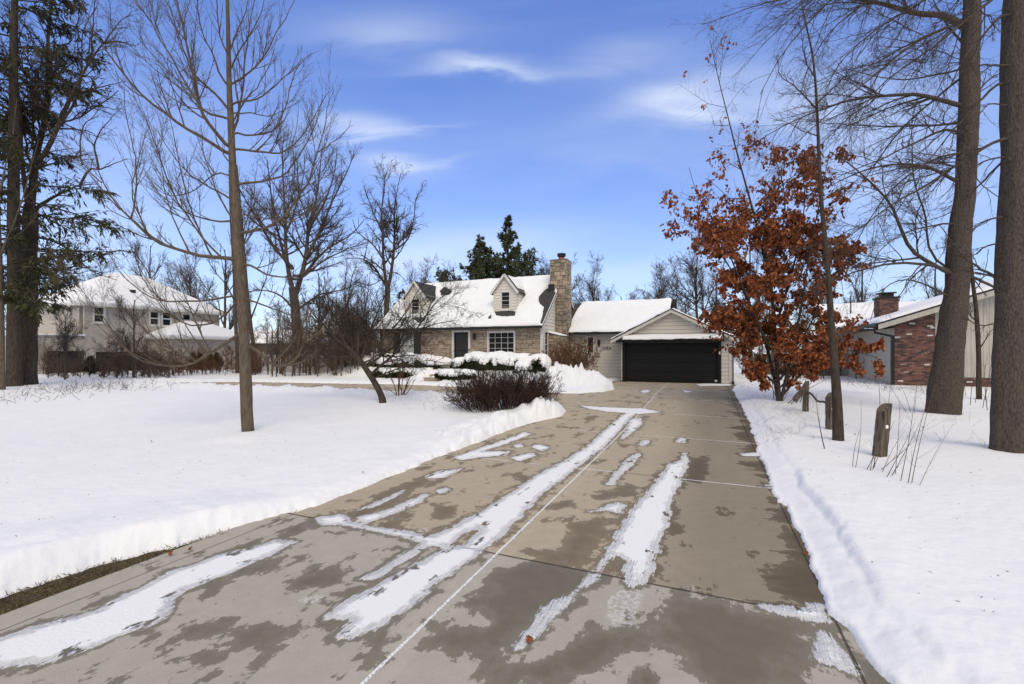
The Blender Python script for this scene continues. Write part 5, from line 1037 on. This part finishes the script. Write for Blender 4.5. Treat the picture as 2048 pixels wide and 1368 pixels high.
# --- individual far bare trees (own trunk and crown) from three builds, then copies
def far_tree(h, r, seed, spread=.5, nm=12):
    rng = np.random.default_rng(seed); zs = np.linspace(0, h*.8, 12); P = np.stack([rng.normal(size=12).cumsum()*.05*h/12, rng.normal(size=12).cumsum()*.05*h/12, zs], -1)[None]; R = (r*(1-zs/h)+.01)[None]; parts = [tubes(P, R, 7)]
    Q, S = grow(P, R, rng, nm, spread, (28, 58), .13, .10, 9, .22, 1, .6, .012, .3, .45); parts.append(tubes(Q, S, 5)); cr = []
    Q, S = grow(Q, S, rng, 11, .5, (25, 50), .14, .06, 7, .2, 1, .6, .010, .3, .45); cr.append(tubes(Q, S, 4))
    Q, S = grow(Q, S, rng, 8, .5, (25, 50), .16, .04, 5, .2, 1, .6, .008, .4, .45); cr.append(tubes(Q, S, 3))
    Q, S = grow(Q, S, rng, 4, .55, (25, 50), .16, .03, 4, .2, 1, .7, .007, .4, .45); cr.append(tubes(Q, S, 3))
    return merge(parts), merge(cr)
protos = []
for k, (h, r, sp, nm) in enumerate(((12, .2, .5, 13), (11, .16, .62, 15), (13, .24, .42, 16))): protos.append((h, far_tree(h, r, 70+k, sp, nm)))
bases = {}
def place_far(k, px, topy, Y, label, rz, sx=1.0, cat='tree'):
    h, vf = protos[k]; x = (px-1024)/FPX*Y; z = float(gz(x, Y)); s = (EYE+(HZ-topy)/FPX*Y-z)/h
    if k not in bases:
        t = empty('bare_tree', (x, Y, z), rz, label, cat, 'bare trees behind the houses'); a = np_mesh('trunk', vf[0][0], [vf[0][1]], M_bark_far, t, True); b = np_mesh('crown', vf[1][0], [vf[1][1]], M_bark_far, t, True); bases[k] = (t, a, b)
    else:
        t0, a0, b0_ = bases[k]; t = t0.copy(); link(t); t.location = (x, Y, z); t.rotation_euler = (0, 0, rz); t['label'] = label
        for q in (a0, b0_): c = q.copy(); link(c); c.parent = t
    t.scale = (s*sx, s*sx, s)
far = [(0,1130,492,44,'bare tree rising right behind the stone chimney',.3,1),(1,1188,535,46,'bare round tree right of the stone chimney above the wing roof',1,1),(2,1085,520,52,'bare tree between the pines and the stone chimney',2,.9),(0,1243,560,55,'small bare tree alone above the middle of the wing roof',3,.9),
 (1,1392,482,38,'bare spreading tree behind the garage roof peak',.7,1.05),(2,1432,500,36,'bare dark trunked tree between garage and oak',2.2,.8),(1,1320,540,60,'small far bare tree left of the garage peak',4,1),(2,1500,395,34,'tall bare upright tree rising behind the orange oak',5,.55),(0,1545,430,38,'bare tree directly behind the top of the orange oak',1.2,.7),
 (2,1722,470,40,'bare upright tree behind the snowy roof of the neighbour',2.9,.75),(0,1800,560,60,'far bare tree behind the brick chimney of the neighbour',.2,1.1),(1,210,525,62,'far bare rounded tree behind the left two storey house',1.4,1.1),(0,130,500,50,'bare tree left of the two storey house behind the spruce',2.4,.9),(1,840,530,50,'bare bushy tree behind the left dormer',3.4,.9),
 (0,690,520,48,'far bare tree between the forked tree and the two stem tree',5.2,.8),(2,640,500,55,'far bare tree behind the crown of the leaning tree',.9,.8),(0,450,440,42,'bare tree behind the right side of the young lawn tree',4.1,.7),(1,380,505,58,'far bare tree above the right wing of the two storey house',2.0,.9),(1,1640,520,48,'bare twiggy tree behind the slim leaning trunk',.1,.8),(2,1870,470,46,'bare tree behind the left big trunk at right',1.7,.8),(0,300,430,46,'bare tree rising behind the two storey house roof peak',.6,.55)]
for a in far: place_far(*a)
place_far(0, 268, 560, 27, 'small bare tree in front of the two storey house wall', .8, .8)
place_far(1, 130, 610, 25, 'small bare tree just right of the spruce trunk', 3.8, .7)
place_far(2, 1985, 600, 30, 'bare tree behind the gable of the neighbour house', 1.8, .8)
# far-off woodland and understory, each one mass
def mass(name, label, cat, items, mt, seed, kind='stuff'):
    V, F = merge(items); o = np_mesh(name, V, [F], mt, None, True); return tag(o, label, cat, None, kind)
rng = np.random.default_rng(81); it = []
def mini(x, y, h, r, rng, n1=9, n2=7, n3=4, rm=.012, spread=.45, zs0=.15):
    zs = np.linspace(0, h*.85, 7); z0 = float(gz(x, y)); P = np.stack([x+rng.normal(size=7).cumsum()*.03*h/3, y+0*zs, z0+zs], -1)[None]; R = (r*(1-zs/h)+.01)[None]; o = [tubes(P, R, 4)]
    for nn, ra, m_ in ((n1, spread, 5), (n2, .5, 4), (n3, .5, 3)):
        P, R = grow(P, R, rng, nn, ra, (22, 55), .14, .08, m_, zs0, 1, .6, rm, .4, .4)
        if len(P): o.append(tubes(P, R, 3))
    return o
for k in range(130):
    y = rng.uniform(58, 100); x = rng.uniform(-1.25, 1.25)*y; h = rng.uniform(5, 10.5)*(y/75)
    it += mini(x, y, h, .14, rng, 12, 8, 4, .022)
mass('far_woodland', 'grey brown bare woodland along the horizon behind all the houses', 'woodland', it, M_bark_far, 1)
it = []
for k in range(75):
    px = rng.uniform(85, 340); Y = rng.uniform(26, 31); x = (px-1024)/FPX*Y; it += mini(x, Y, rng.uniform(.7, 2.9), .015, rng, 12, 6, 4, .005, .55, .03)
mass('thicket', 'tangled brown undergrowth in front of the two storey house', 'undergrowth', it, M_twig_brn, 2)
it = []
for k in range(75):
    px = rng.uniform(300, 520); Y = rng.uniform(29, 34); x = (px-1024)/FPX*Y; it += mini(x, Y, rng.uniform(.5, 2.4), .012, rng, 11, 6, 4, .005, .55, .03)
mass('thicket', 'low reddish brush along the far side of the circular drive', 'undergrowth', it, M_twig_tan, 3)
it = []
for k in range(85):
    px = rng.uniform(500, 790); Y = rng.uniform(28, 36); x = (px-1024)/FPX*Y; it += mini(x, Y, rng.uniform(1.6, 6.2)*(1 if px > 540 else .6), .04, rng, 8, 6, 4, .007, .5, .1)
for k in range(45):
    px = rng.uniform(610, 770); Y = rng.uniform(27, 33); x = (px-1024)/FPX*Y; it += mini(x, Y, rng.uniform(2.0, 5.0), .03, rng, 12, 7, 5, .007, .55, .04)
mass('thicket', 'dense dark brush between the fence and the left end of the house', 'undergrowth', it, M_twig_brn, 4)
it = []
for k in range(45):
    px = rng.uniform(1475, 1740); Y = rng.uniform(24, 33); x = (px-1024)/FPX*Y; it += mini(x, Y, rng.uniform(.8, 3.6), .025, rng, 7, 5, 3, .006, .5, .1)
mass('thicket', 'bare brush behind the orange oak by the board fence', 'undergrowth', it, M_twig_brn, 5)
# small cone shaped evergreens along the neighbour's drive
for k, (px, ty, by, lab) in enumerate(((178,713,752,'dark cone shaped evergreen by the pale pier of the left garage'),(388,705,741,'brown cone shaped evergreen, leftmost of the row at the single storey wing'),(402,706,741,'brown cone shaped evergreen, second of the row at the single storey wing'),(418,707,741,'brown cone shaped evergreen, third of the row at the single storey wing'),(434,705,741,'brown cone shaped evergreen, rightmost of the row at the single storey wing'))):
    x, y = ground(px, by+2); h = (by-ty)/FPX*y; conifer('cone_evergreen', lab, x, y, h, .05, .62, .06, 90+k, M_needle, zlo=.1, whorl=.14, nb=6, droop=.02, cards_n=7, clen=.16, cw=.06, sec=5, hang=0, inc=(25, 50), keep=1, cat='evergreen', group='cone evergreens by the left house')
# --- the oak holding its orange leaves
rng = np.random.default_rng(100); OY = 15.6
oak = [([(1556,802),(1545,740),(1525,670),(1490,590),(1450,520),(1400,460),(1348,425)], 8, 1.5), ([(1558,802),(1552,700),(1545,600),(1525,500),(1500,400),(1475,310),(1455,230),(1435,150),(1420,80)], 10, 1.5), ([(1562,802),(1585,700),(1605,600),(1620,500),(1640,400),(1660,300)], 8, 1.5), ([(1540,700),(1500,610),(1455,500),(1420,430),(1395,390),(1378,335)], 6, 1),
 ([(1565,790),(1620,730),(1680,700),(1755,715)], 6, 1.5), ([(1545,690),(1500,640),(1450,600),(1420,570)], 5, 1.5), ([(1552,650),(1580,560),(1600,470),(1610,380),(1590,300)], 6, 1.5), ([(1550,740),(1500,700),(1480,690)], 5, 1.5), ([(1530,560),(1560,480),(1570,400),(1555,330),(1530,270)], 5, 1.2), ([(1560,760),(1600,690),(1640,650),(1665,610)], 6, 1.5),
 ([(1540,600),(1490,540),(1450,470),(1430,420)], 4, 1.2), ([(1550,720),(1570,640),(1560,560),(1540,500)], 5, 1.5), ([(1556,770),(1520,740),(1495,720)], 4, 1), ([(1570,720),(1620,650),(1655,560),(1690,480)], 5, 1.2), ([(1556,775),(1515,735),(1485,710),(1462,722)], 4, 1), ([(1553,760),(1520,760),(1495,745)], 3, 1), ([(1560,775),(1600,735),(1645,722)], 4, 1), ([(1550,700),(1500,670),(1460,640),(1435,640)], 4, 1)]
LP, LR = traced(OY, oak, rng, 14, .35); parts = [tubes(LP, LR, 7)]; P1, R1 = grow(LP, LR, rng, 13, .25, (35, 70), .14, .0, 7, .12, 1, .5, .005); parts.append(tubes(P1, R1, 4)); P2, R2 = grow(P1, R1, rng, 6, .5, (35, 70), .16, -.02, 5, .2, 1, .6, .003); parts.append(tubes(P2, R2, 3))
bx, by = ground(1558, 803, .12); base = (bx, by, .3); vf = merge(parts); t = empty('oak_tree', base, 0, 'young oak full of rust orange dead leaves right of the driveway', 'tree'); np_mesh('trunk', vf[0], [vf[1]], M_bark_dk, t, True, offset=base)
C, D = sample(P2, rng, 30000, .2, 1.0); C1_, D1 = sample(P1, rng, 9000, .3, 1); C = np.concatenate([C, C1_])
zz = C[:, 2]; dens = np.clip(.02+.20*ss(10.8, 8.6, zz)+.80*ss(7.6, 5.6, zz), 0, 1)*(.35+.65*(fbm(C[:, 0]*1.3, C[:, 1]*1.3, C[:, 2]*1.3, 2, 9) > -.02)); dens = dens*.74*(1-.6*ss(8.0, 6.6, C[:, 0])*ss(3.2, 5, zz))*(1-.5*ss(10.6, 11.6, C[:, 0])*(zz > 3))
kp = rng.random(len(C)) < dens; C = C[kp]
cl = np.repeat(C, 2, 0)+rng.normal(size=(len(C)*2, 3))*.045; Dn = unit(rng.normal(size=cl.shape)*.55+np.array([0, 0, -.8]))
def oakleaves(C, D, rng, ln=.135, wd=.085):
    K = len(C); rv = rng.normal(size=(K, 3)); s_ = unit(np.cross(D, rv)); nn = np.cross(D, s_); l = (ln*rng.uniform(.65, 1.25, K))[:, None]; w_ = (wd*rng.uniform(.7, 1.3, K))[:, None]
    prof = [(0, 0, 0), (.25, .35, .1), (.38, .22, .12), (.55, .55, .2), (.7, .3, .1), (.85, .38, .0), (1, 0, -.15), (.85, -.38, .0), (.7, -.3, .1), (.55, -.55, .2), (.38, -.22, .12), (.25, -.35, .1)]
    V = np.stack([C+D*l*a+s_*w_*b+nn*w_*c for a, b, c in prof], 1).reshape(-1, 3); i0 = np.arange(K)[:, None]*12
    F = np.concatenate([i0+np.array([[0, 1, 2, 10, 11, 11]])[:, :5], i0+np.array([[2, 3, 4, 8, 9]]), ], 0); F2 = np.concatenate([i0+np.array([[2, 9, 10, 10]])[:, :3], i0+np.array([[4, 5, 7]]), i0+np.array([[4, 7, 8]]), i0+np.array([[5, 6, 7]])], 0)
    return V, F, F2, np.concatenate([np.tile(np.arange(K), 2), np.tile(np.arange(K), 4)])
V, F, F2, ids = oakleaves(cl, Dn, rng, .14, .095); tn = np.clip(rng.normal(size=len(cl))*.28+.5, 0, 1)
me_o = np_mesh('leaves', V, [F, F2], M_oak, t, False, col=tn[ids], offset=base)
# --- shrubs
def shrub(name, label, x, y, z, rx, ry, h, ns, lv, seed, mt, rad=.006, cat='shrub', lean=(12, 75), up=.02, wander=.09, group=None, n=8, base_r=.45):
    rng = np.random.default_rng(seed); a = rng.uniform(0, 2*pi, ns); q = np.sqrt(rng.random(ns)); B = np.stack([x+np.cos(a)*q*rx*base_r, y+np.sin(a)*q*ry*base_r, np.full(ns, z-.08)], -1)
    az = a+rng.normal(size=ns)*.5; inc_ = np.radians(lean[0]+(lean[1]-lean[0])*rng.random(ns)*np.clip(q*1.2, .2, 1)); D = np.stack([np.cos(az)*np.sin(inc_)*rx/max(rx, ry), np.sin(az)*np.sin(inc_)*ry/max(rx, ry), np.cos(inc_)], -1); D = unit(D)
    e = 1/np.sqrt((D[:, 0]/(rx*.8))**2+(D[:, 1]/(ry*.8))**2+(D[:, 2]/h)**2); ln = e*rng.uniform(.75, 1.05, ns); P = np.empty((ns, n, 3)); P[:, 0] = B
    for k in range(1, n): D = unit(D+rng.normal(size=(ns, 3))*wander+np.array([0, 0, up])); P[:, k] = P[:, k-1]+D*(ln/(n-1))[:, None]
    R = rad*np.linspace(1.3, .5, n)[None]*rng.uniform(.7, 1.3, (ns, 1)); t = empty(name, (x, y, z), 0, label, cat, group); st_ = tubes(P, R, 5); np_mesh('stems', st_[0], [st_[1]], mt, t, True, offset=(x, y, z)); tw = []; last = P
    for g in lv:
        P, R = grow(P, R, rng, **g); tw.append(tubes(P, R, 3)); last = P
    if tw: v = merge(tw); np_mesh('twigs', v[0], [v[1]], mt, t, True, offset=(x, y, z))
    return t, last, rng
x, y = ground(1003, 822, .1); y += .5
shrub('round_shrub', 'dense dark red brown twiggy shrub mounded beside the driveway', x+.10, y-.05, .10, 1.60, 1.15, 1.40, 320, [dict(per=8, ratio=.34, ang=(20, 45), wander=.14, up=.04, n=5, rf=.7, rmin=.0038, t0=.25), dict(per=5, ratio=.5, ang=(20, 50), wander=.16, up=.04, n=4, rf=.8, rmin=.0030, t0=.2), dict(per=4.0, ratio=.6, ang=(25, 55), wander=.16, up=.03, n=3, rf=.8, rmin=.0026, t0=.2)], 111, M_twig_red, .008, base_r=.75, lean=(5, 62))
x, y = uv2xy(-6.6, 23.7); 
hx, hlast, hr = shrub('tan_shrub', 'reddish tan shrub with dried flower heads between chimney and side door', x, y, .45, 2.0, 1.1, 2.25, 120, [dict(per=6, ratio=.32, ang=(18, 40), wander=.10, up=.06, n=5, rf=.7, rmin=.006, t0=.3), dict(per=4, ratio=.5, ang=(20, 45), wander=.12, up=.04, n=4, rf=.8, rmin=.005, t0=.3)], 112, M_twig_tan, .010, lean=(5, 58), base_r=.35)
C, D = sample(hlast, hr, 900, .8, 1); V, F = cards(np.repeat(C, 3, 0), hr.normal(size=(len(C)*3, 3)), hr, .08, .05); np_mesh('seed_heads', V, [F], M_twig_tan, hx, False, offset=(x, y, .45))
x, y = ground(800, 792, .12); shrub('thin_shrub', 'thin tan multi stemmed shrub right of the leaning tree', x, y, .33, .75, .6, 1.9, 11, [dict(per=5, ratio=.3, ang=(15, 35), wander=.06, up=.1, n=5, rf=.6, rmin=.004), dict(per=3, ratio=.5, ang=(20, 40), wander=.08, up=.06, n=4, rf=.7, rmin=.003)], 113, M_twig_tan, .014, lean=(3, 40), base_r=.15)
def lumpy(cx, cy, cz, rx, ry, rz_, seed, nu=90, nv=44, amp=.18, bottom=-.2, boxy=.75, f=1.6):
    a, b = np.meshgrid(np.linspace(0, 2*pi, nu, endpoint=False), np.linspace(-pi/2, pi/2, nv), indexing='ij'); sg = lambda v_, p: np.sign(v_)*np.abs(v_)**p
    X = sg(np.cos(a), boxy)*np.cos(b)**.7; Y_ = sg(np.sin(a), boxy)*np.cos(b)**.7; Z = np.sin(b); k = 1+amp*2*fbm(X*rx*f+seed, Y_*ry*f, Z*rz_*f, 4, seed)
    X, Y_, Z = X*rx*k, Y_*ry*k, Z*rz_*k; Z = np.where(Z < bottom*rz_, bottom*rz_+(Z-bottom*rz_)*.15, Z)
    U, V_ = cx+X, cy+Y_; wx, wy = uv2xy(U, V_); V = np.stack([wx, wy, cz+Z], -1).reshape(-1, 3); i, j = np.meshgrid(np.arange(nu), np.arange(nv-1), indexing='ij'); i2 = (i+1) % nu
    return V, np.stack([i*nv+j, i2*nv+j, i2*nv+j+1, i*nv+j+1], -1).reshape(-1, 4)
def hedge(name, label, u, v, z0, rx, ry, h, seed, snow=.8, cat='hedge', K=9000, mt=None, cl_=.10, group=None):
    rng = np.random.default_rng(seed); x, y = uv2xy(u, v); t = empty(name, (x, y, z0), 0, label, cat, group); core = lumpy(u, v, z0+h*.42, rx*.95, ry*.98, h*.46, seed, 60, 24, .15, -.9)
    q = core[0][rng.integers(0, len(core[0]), K)]; c = np.array([x, y, z0+h*.4]); D = unit(q-c+rng.normal(size=q.shape)*.5+np.array([0, 0, .1])); cd = cards(q, D, rng, cl_*1.4, cl_*.45)
    V, F = merge([core, cd]); np_mesh('foliage', V, [F], mt or M_yew, t, False, offset=(x, y, z0))
    s = lumpy(u, v+.03, z0+h*.60, rx*1.0, ry*1.02, h*.50, seed+1, 170, 60, .34, -.60+snow*.28, .8, 1.9)
    np_mesh('snow_load', s[0], [s[1]], M_snowcap, t, True, offset=(x, y, z0)); return t
def hpx(pxa, pxb, v): return pu(pxa, 720, v)[0], pu(pxb, 720, v)[0]
a, b = hpx(731, 888, 22.9); hedge('yew_hedge', 'long snow covered yew hedge under the shuttered window', (a+b)/2, 22.9, .72, (b-a)/2, .72, .98, 121)
a, b = hpx(912, 1078, 22.7); hedge('yew_hedge', 'long snow covered yew hedge in front of the twenty pane window', (a+b)/2, 22.7, .76, (b-a)/2, .75, 1.0, 123)
a, b = hpx(1062, 1101, 22.9); hedge('yew_bush', 'rounded dark green yew with little snow at the house corner', (a+b)/2, 22.7, .62, (b-a)/2*1.05, .72, 1.02, 125, snow=.2, cat='bush', K=8000)
a, b = hpx(905, 935, 22.3); hedge('yew_bush', 'small snowy bush right beside the front step', (a+b)/2, 22.25, .72, .42, .42, .75, 127, cat='bush', K=2500)
a, b = hpx(742, 828, 21.4); hedge('low_hedge', 'low snow buried hedge left of the stone steps', (a+b)/2, 21.35, .38, (b-a)/2, .5, .55, 129, K=5000)
a, b = hpx(872, 958, 21.4); hedge('low_hedge', 'low snow buried hedge right of the stone steps', (a+b)/2, 21.35, .38, (b-a)/2, .5, .55, 131, K=5000)
a, b = hpx(1038, 1062, 22.0); hedge('low_bush', 'small snow heaped bush in front of the long yew hedge', (a+b)/2, 21.9, .55, .45, .4, .8, 133, cat='bush', K=1200)
# stone steps up to the door
s_, so_ = root_uv('stone_steps', -13.9, 21, .3, 'brown stone garden steps between the two low hedges', 'steps')
for k in range(4):
    m = MB(); m.box(-14.5+.12*k, -13.3+.06*k, 20.55+.5*k, 21.15+.5*k, .15, .34+.15*k); m.build('step', M_stone, s_, so_, bevel=.02)
# lamp post, split rail fence
x, y = ground(553, 757); lp = empty('lamp_post', (x, y, .25), 0, 'thin dark post standing in the snow beyond the circular drive', 'post'); m = MB(); m.cyl((0, 0, -.1), (0, 0, 1.45), .035, .03, 10); m.build('pole', M_metal, lp); m = MB(); m.cyl((0, 0, 1.45), (0, 0, 1.62), .09, .11, 8); m.cyl((0, 0, 1.62), (0, 0, 1.70), .12, .02, 8); m.build('lamp_head', M_metal, lp)
def post(name, label, px, py, h, w_, d_, seed, tilt=0, topcut=0, hole=True, rot=.3):
    x, y, z = on_snow(px, py); rng = random.Random(seed); t = empty(name, (x, y, z), 0, label, 'fence post')
    n = 14; vs_ = []; fs = []; prof = [(-.5, -.5), (-.1, -.55), (.5, -.5), (.56, 0), (.5, .5), (.05, .53), (-.5, .5), (-.54, .05)]; c_, s__ = cos(rot), sin(rot)
    for k in range(n+1):
        zz = -.2+(h+.2)*k/n
        for i, (a, b) in enumerate(prof):
            a2 = a*w_*(1+rng.uniform(-.05, .05)); b2 = b*d_*(1+rng.uniform(-.05, .05)); ztop = zz+(topcut*a if k == n else 0)+(rng.uniform(-.03, .03) if k == n else 0)
            vs_.append((a2*c_-b2*s__+tilt*max(zz, 0), a2*s__+b2*c_, ztop))
    for k in range(n):
        for i in range(8): j = (i+1) % 8; fs.append((k*8+i, k*8+j, k*8+8+j, k*8+8+i))
    m = MB(); m.v = vs_; m.f = fs+[tuple(n*8+i for i in range(8))]; m.t = [.5]*len(m.f); m.build('timber', M_wood, t)
    if hole:
        m = MB(); zc = h*.62; m.cyl((tilt*zc+.01, -d_*.50, zc), (tilt*zc+.01, -d_*.60, zc), .036, .030, 10); m.build('snowy_slot', M_snowcap, t)
    return t, (x, y, z)
post('stump_post', 'short split timber fence post with ragged top and snowy slot', 1759, 912, .86, .175, .14, 5, .10, .12)
post('fence_post', 'split timber fence post pressed against the slim leaning tree', 1660, 858, .80, .15, .12, 6, 0, .1)
_, pA = post('fence_post', 'far split timber fence post with two broken rails', 1611, 822, .86, .12, .11, 7, .02, .1, hole=False)
rl = empty('broken_rail', (pA[0], pA[1]-.08, pA[2]+.8), 0, 'broken rail end sloping down to the snow from the far post', 'rail'); m = MB(); a = Vector((0, 0, 0)); b = Vector(p3(1589, 800, pA[1]-.35))-Vector(rl.location); m.beam(a, b, .1, .13); m.build('timber', M_wood, rl, bevel=.012)
rl = empty('thin_rail', (pA[0]+.02, pA[1]-.07, pA[2]+.55), 0, 'thin dark rail running from the far post to the slim tree', 'rail'); b = Vector(p3(1656, 812, 11.6))-Vector(rl.location); P = np.array([[(b*t_+Vector((0, 0, .05*sin(t_*9))))[:] for t_ in np.linspace(0, 1, 9)]]); v = tubes(P, np.full((1, 9), .028), 7); np_mesh('timber', v[0], [v[1]], M_wood, rl, True)
# canes and weeds
def canes(name, label, base_pts, tips, Y_off, seed, mt, r=.0045, lv=()):
    rng = np.random.default_rng(seed); Ps = []
    for (a, b_) in zip(base_pts, tips):
        x, y, z = on_snow(*a); top = Vector(p3(b_[0], b_[1], y+rng.uniform(-.3, .3))); bs_ = Vector((x, y, z-.05)); sag = Vector((rng.uniform(-.04, .04), 0, rng.uniform(.0, .06)))
        Ps.append([(bs_.lerp(top, t_)+sag*sin(pi*t_))[:] for t_ in np.linspace(0, 1, 8)])
    P = np.array(Ps); R = r*np.linspace(1.2, .4, 8)[None]*rng.uniform(.7, 1.3, (len(P), 1)); base = tuple(P[:, 0].mean(0)); t = empty(name, base, 0, label, 'weeds'); tt = [tubes(P, R, 5)]
    np_mesh('stems', tt[0][0], [tt[0][1]], mt, t, True, offset=base)
    if lv:
        tw = []
        for g in lv: P, R = grow(P, R, rng, **g); tw.append(tubes(P, R, 3))
        v = merge(tw); np_mesh('side_shoots', v[0], [v[1]], mt, t, True, offset=base)
    return t
canes('dead_canes', 'spray of thin bare canes leaning right beside the stump post', [(1730,940),(1743,940),(1762,945),(1770,955),(1800,962),(1815,967),(1822,967),(1836,973),(1780,952),(1745,938),(1750,935),(1755,940),(1790,948),(1710,935),(1705,933),(1740,942)],
      [(1775,830),(1790,840),(1810,860),(1830,845),(1830,790),(1855,800),(1870,770),(1905,850),(1845,835),(1765,870),(1740,880),(1830,880),(1800,800),(1722,800),(1720,860),(1755,900)], 0, 141, M_twig_brn, .0042, [dict(per=2.0, ratio=.3, ang=(20, 45), wander=.1, up=0, n=4, rf=.5, rmin=.0013)])
canes('dead_canes', 'forked thin dark shoot in the snow left of the slim tree', [(1650,898)], [(1632,790)], 0, 142, M_twig_brn, .007, [dict(per=2, ratio=.3, ang=(30, 50), wander=.08, up=.02, n=4, rf=.5, rmin=.002)])
canes('dead_canes', 'thin upright stems between the stump post and the big tree', [(1822,826),(1828,828),(1815,826),(1868,830),(1760,840),(1772,842)], [(1795,760),(1835,740),(1780,770),(1880,760),(1755,740),(1785,730)], 0, 143, M_twig_brn, .006, [dict(per=4, ratio=.35, ang=(25, 55), wander=.12, up=.02, n=4, rf=.5, rmin=.002)])
canes('dead_canes', 'bare upright stems in the snow between the two big trunks', [(1925,800),(1940,810),(1950,805),(1965,815),(1975,820),(1932,792),(1958,798),(1970,800)], [(1930,720),(1950,735),(1960,720),(1985,740),(1970,730),(1915,715),(1975,705),(1990,700)], 0, 144, M_twig_brn, .007, [dict(per=4, ratio=.35, ang=(25, 55), wander=.12, up=.02, n=4, rf=.5, rmin=.0025)])
canes('dead_canes', 'bare suckers around the foot of the orange oak', [(1556,800),(1565,802),(1548,798),(1590,806),(1600,804),(1580,808),(1572,806)], [(1520,720),(1600,730),(1535,700),(1640,745),(1625,700),(1610,770),(1650,760)], 0, 145, M_twig_brn, .010, [dict(per=4, ratio=.3, ang=(20, 45), wander=.1, up=.02, n=4, rf=.5, rmin=.003)])
# dry wisps and leaf litter poking through the snow: uncountable
def wisps(name, label, spots, seed, mt, hgt, r=.0016, per=26, spread=.35):
    rng = np.random.default_rng(seed); B = []
    for (px, py) in spots:
        x, y, z = on_snow(px, py); B += [(x+rng.normal()*spread, y+rng.normal()*spread) for _ in range(per)]
    B = np.array(B); Z = snow_top(B[:, 0], B[:, 1])-.02; n = 6; K = len(B); P = np.empty((K, n, 3)); P[:, 0] = np.column_stack([B, Z]); D = unit(rng.normal(size=(K, 3))*np.array([.7, .7, .2])+np.array([0, 0, .8])); ln = hgt*rng.uniform(.3, 1.2, K)
    for k in range(1, n): D = unit(D+rng.normal(size=(K, 3))*.22+np.array([0, 0, -.06])); P[:, k] = P[:, k-1]+D*(ln/(n-1))[:, None]
    R = np.full((K, n), r)*np.linspace(1, .5, n)[None]; v1 = tubes(P, R, 3); Q, S = grow(P, R, rng, 3, .35, (30, 60), .2, 0, 3, .3, 1, .7, r*.7); v2 = tubes(Q, S, 3); V, F = merge([v1, v2]); return tag(np_mesh(name, V, [F], mt, None, True), label, 'dry grass', None, 'stuff')
wisps('dry_weeds', 'pale dry weeds poking through the snow right of the driveway', [(1500,785),(1520,800),(1540,815),(1555,825),(1520,840),(1570,870),(1545,880),(1600,870),(1500,770),(1620,800),(1480,775),(1585,840),(1900,845),(1850,880),(1540,860)], 151, M_drygrass, .30, .0022, 16, .4)
wisps('dry_weeds', 'dark twigs and weeds in the snow at the far left', [(150,775),(190,778),(230,780),(250,775),(270,778),(120,785),(80,790),(60,800),(205,770),(100,780)], 152, M_twig_brn, .45, .006, 22, .8)
wisps('dry_weeds', 'thin weeds left of the round red brown shrub', [(860,800),(875,815),(840,795),(790,800)], 153, M_drygrass, .3, .003, 14, .4)
wisps('dry_weeds', 'brown stems along the foot of the neighbour house', [(1700,762),(1740,772),(1780,778),(1830,780),(1870,782),(1720,768),(1500,760),(1580,760),(1640,760)], 154, M_twig_brn, .7, .004, 22, .7)
# strip of dead turf between snow and concrete
rng = np.random.default_rng(161); K = 16000; u = rng.uniform(-5.6, -4.66, K); v = rng.uniform(.3, 9.0, K); u = np.where(v < 4.05, np.minimum(u, -4.91), u); x, y = uv2xy(u, v); kp = snow_top(x, y) < gz(x, y)+.015; x, y = x[kp], y[kp]; K = len(x)
D = unit(rng.normal(size=(K, 3))*np.array([1, 1, .35])+np.array([0, 0, .35])); V, F = cards(np.column_stack([x, y, gz(x, y)-.03]), D, rng, .065, .006)
tag(np_mesh('dead_turf', V, [F], M_turf, None, False, col=rng.random(K)), 'strip of dead brown grass between snow bank and concrete edge', 'grass', None, 'stuff')
# single fallen leaves
leafspots = [(1762,748,'fallen oak leaf on the snow above the stump post'),(1690,849,'curled fallen leaf just right of the slim tree'),(1710,869,'curled fallen leaf midway between slim tree and stump post'),(1843,855,'upright red brown leaf on the snow between stump post and big tree'),(1054,1290,'small red leaf on the snow patch in the near driveway'),
 (1607,1086,'red leaf at the edge of the snow right of the driveway'),(340,1114,'tan leaf on the dead grass beside the concrete edge'),(378,1098,'brown leaf on the dead grass nearer the lawn tree'),(307,884,'small dark leaf on the open snow left of the lawn tree'),(725,945,'small dark leaf on the snow bank left of the driveway')]
for k, (px, py, lab) in enumerate(leafspots):
    rng = np.random.default_rng(170+k); x, y = ground(px, py, .0 if (px in (1054, 340, 378)) else .12); z = max(snow_z(x, y), float(gz(x, y)))+.012
    D = unit(np.array([[rng.normal(), rng.normal(), .35]])); V, F, F2, ids = oakleaves(np.zeros((1, 3)), D, rng, .062, .045); o = np_mesh('fallen_leaf', V, [F, F2], M_oak, None, False, col=np.full(len(ids), .05+.03*k)); o.location = (x, y, z); tag(o, lab, 'leaf', 'fallen leaves')

# small bits of bark, seed and leaf that litter old snow
rng = np.random.default_rng(190); K = 2600; ry = 3+22*rng.random(K)**1.2; rx = rng.uniform(-1.15, 1.15, K)*ry; near_t = np.exp(-np.minimum.reduce([np.hypot(rx-a, ry-b) for a, b, _ in TREEBASES]+[np.hypot(rx-8.3, ry-14)])/2.2); kp = rng.random(K) < .22+near_t; rx, ry = rx[kp], ry[kp]
d = -sdf(rx, ry, CLEAR); kp = d > .4; rx, ry = rx[kp], ry[kp]; K = len(rx); Z = snow_top(rx, ry)+.004
V, F = cards(np.column_stack([rx, ry, Z]), rng.normal(size=(K, 3))*np.array([1, 1, .15]), rng, .032, .007)
tag(np_mesh('leaf_litter', V, [F], M_twig_brn, None, False), 'tiny dark bits of bark and leaf littering the snow', 'litter', None, 'stuff')
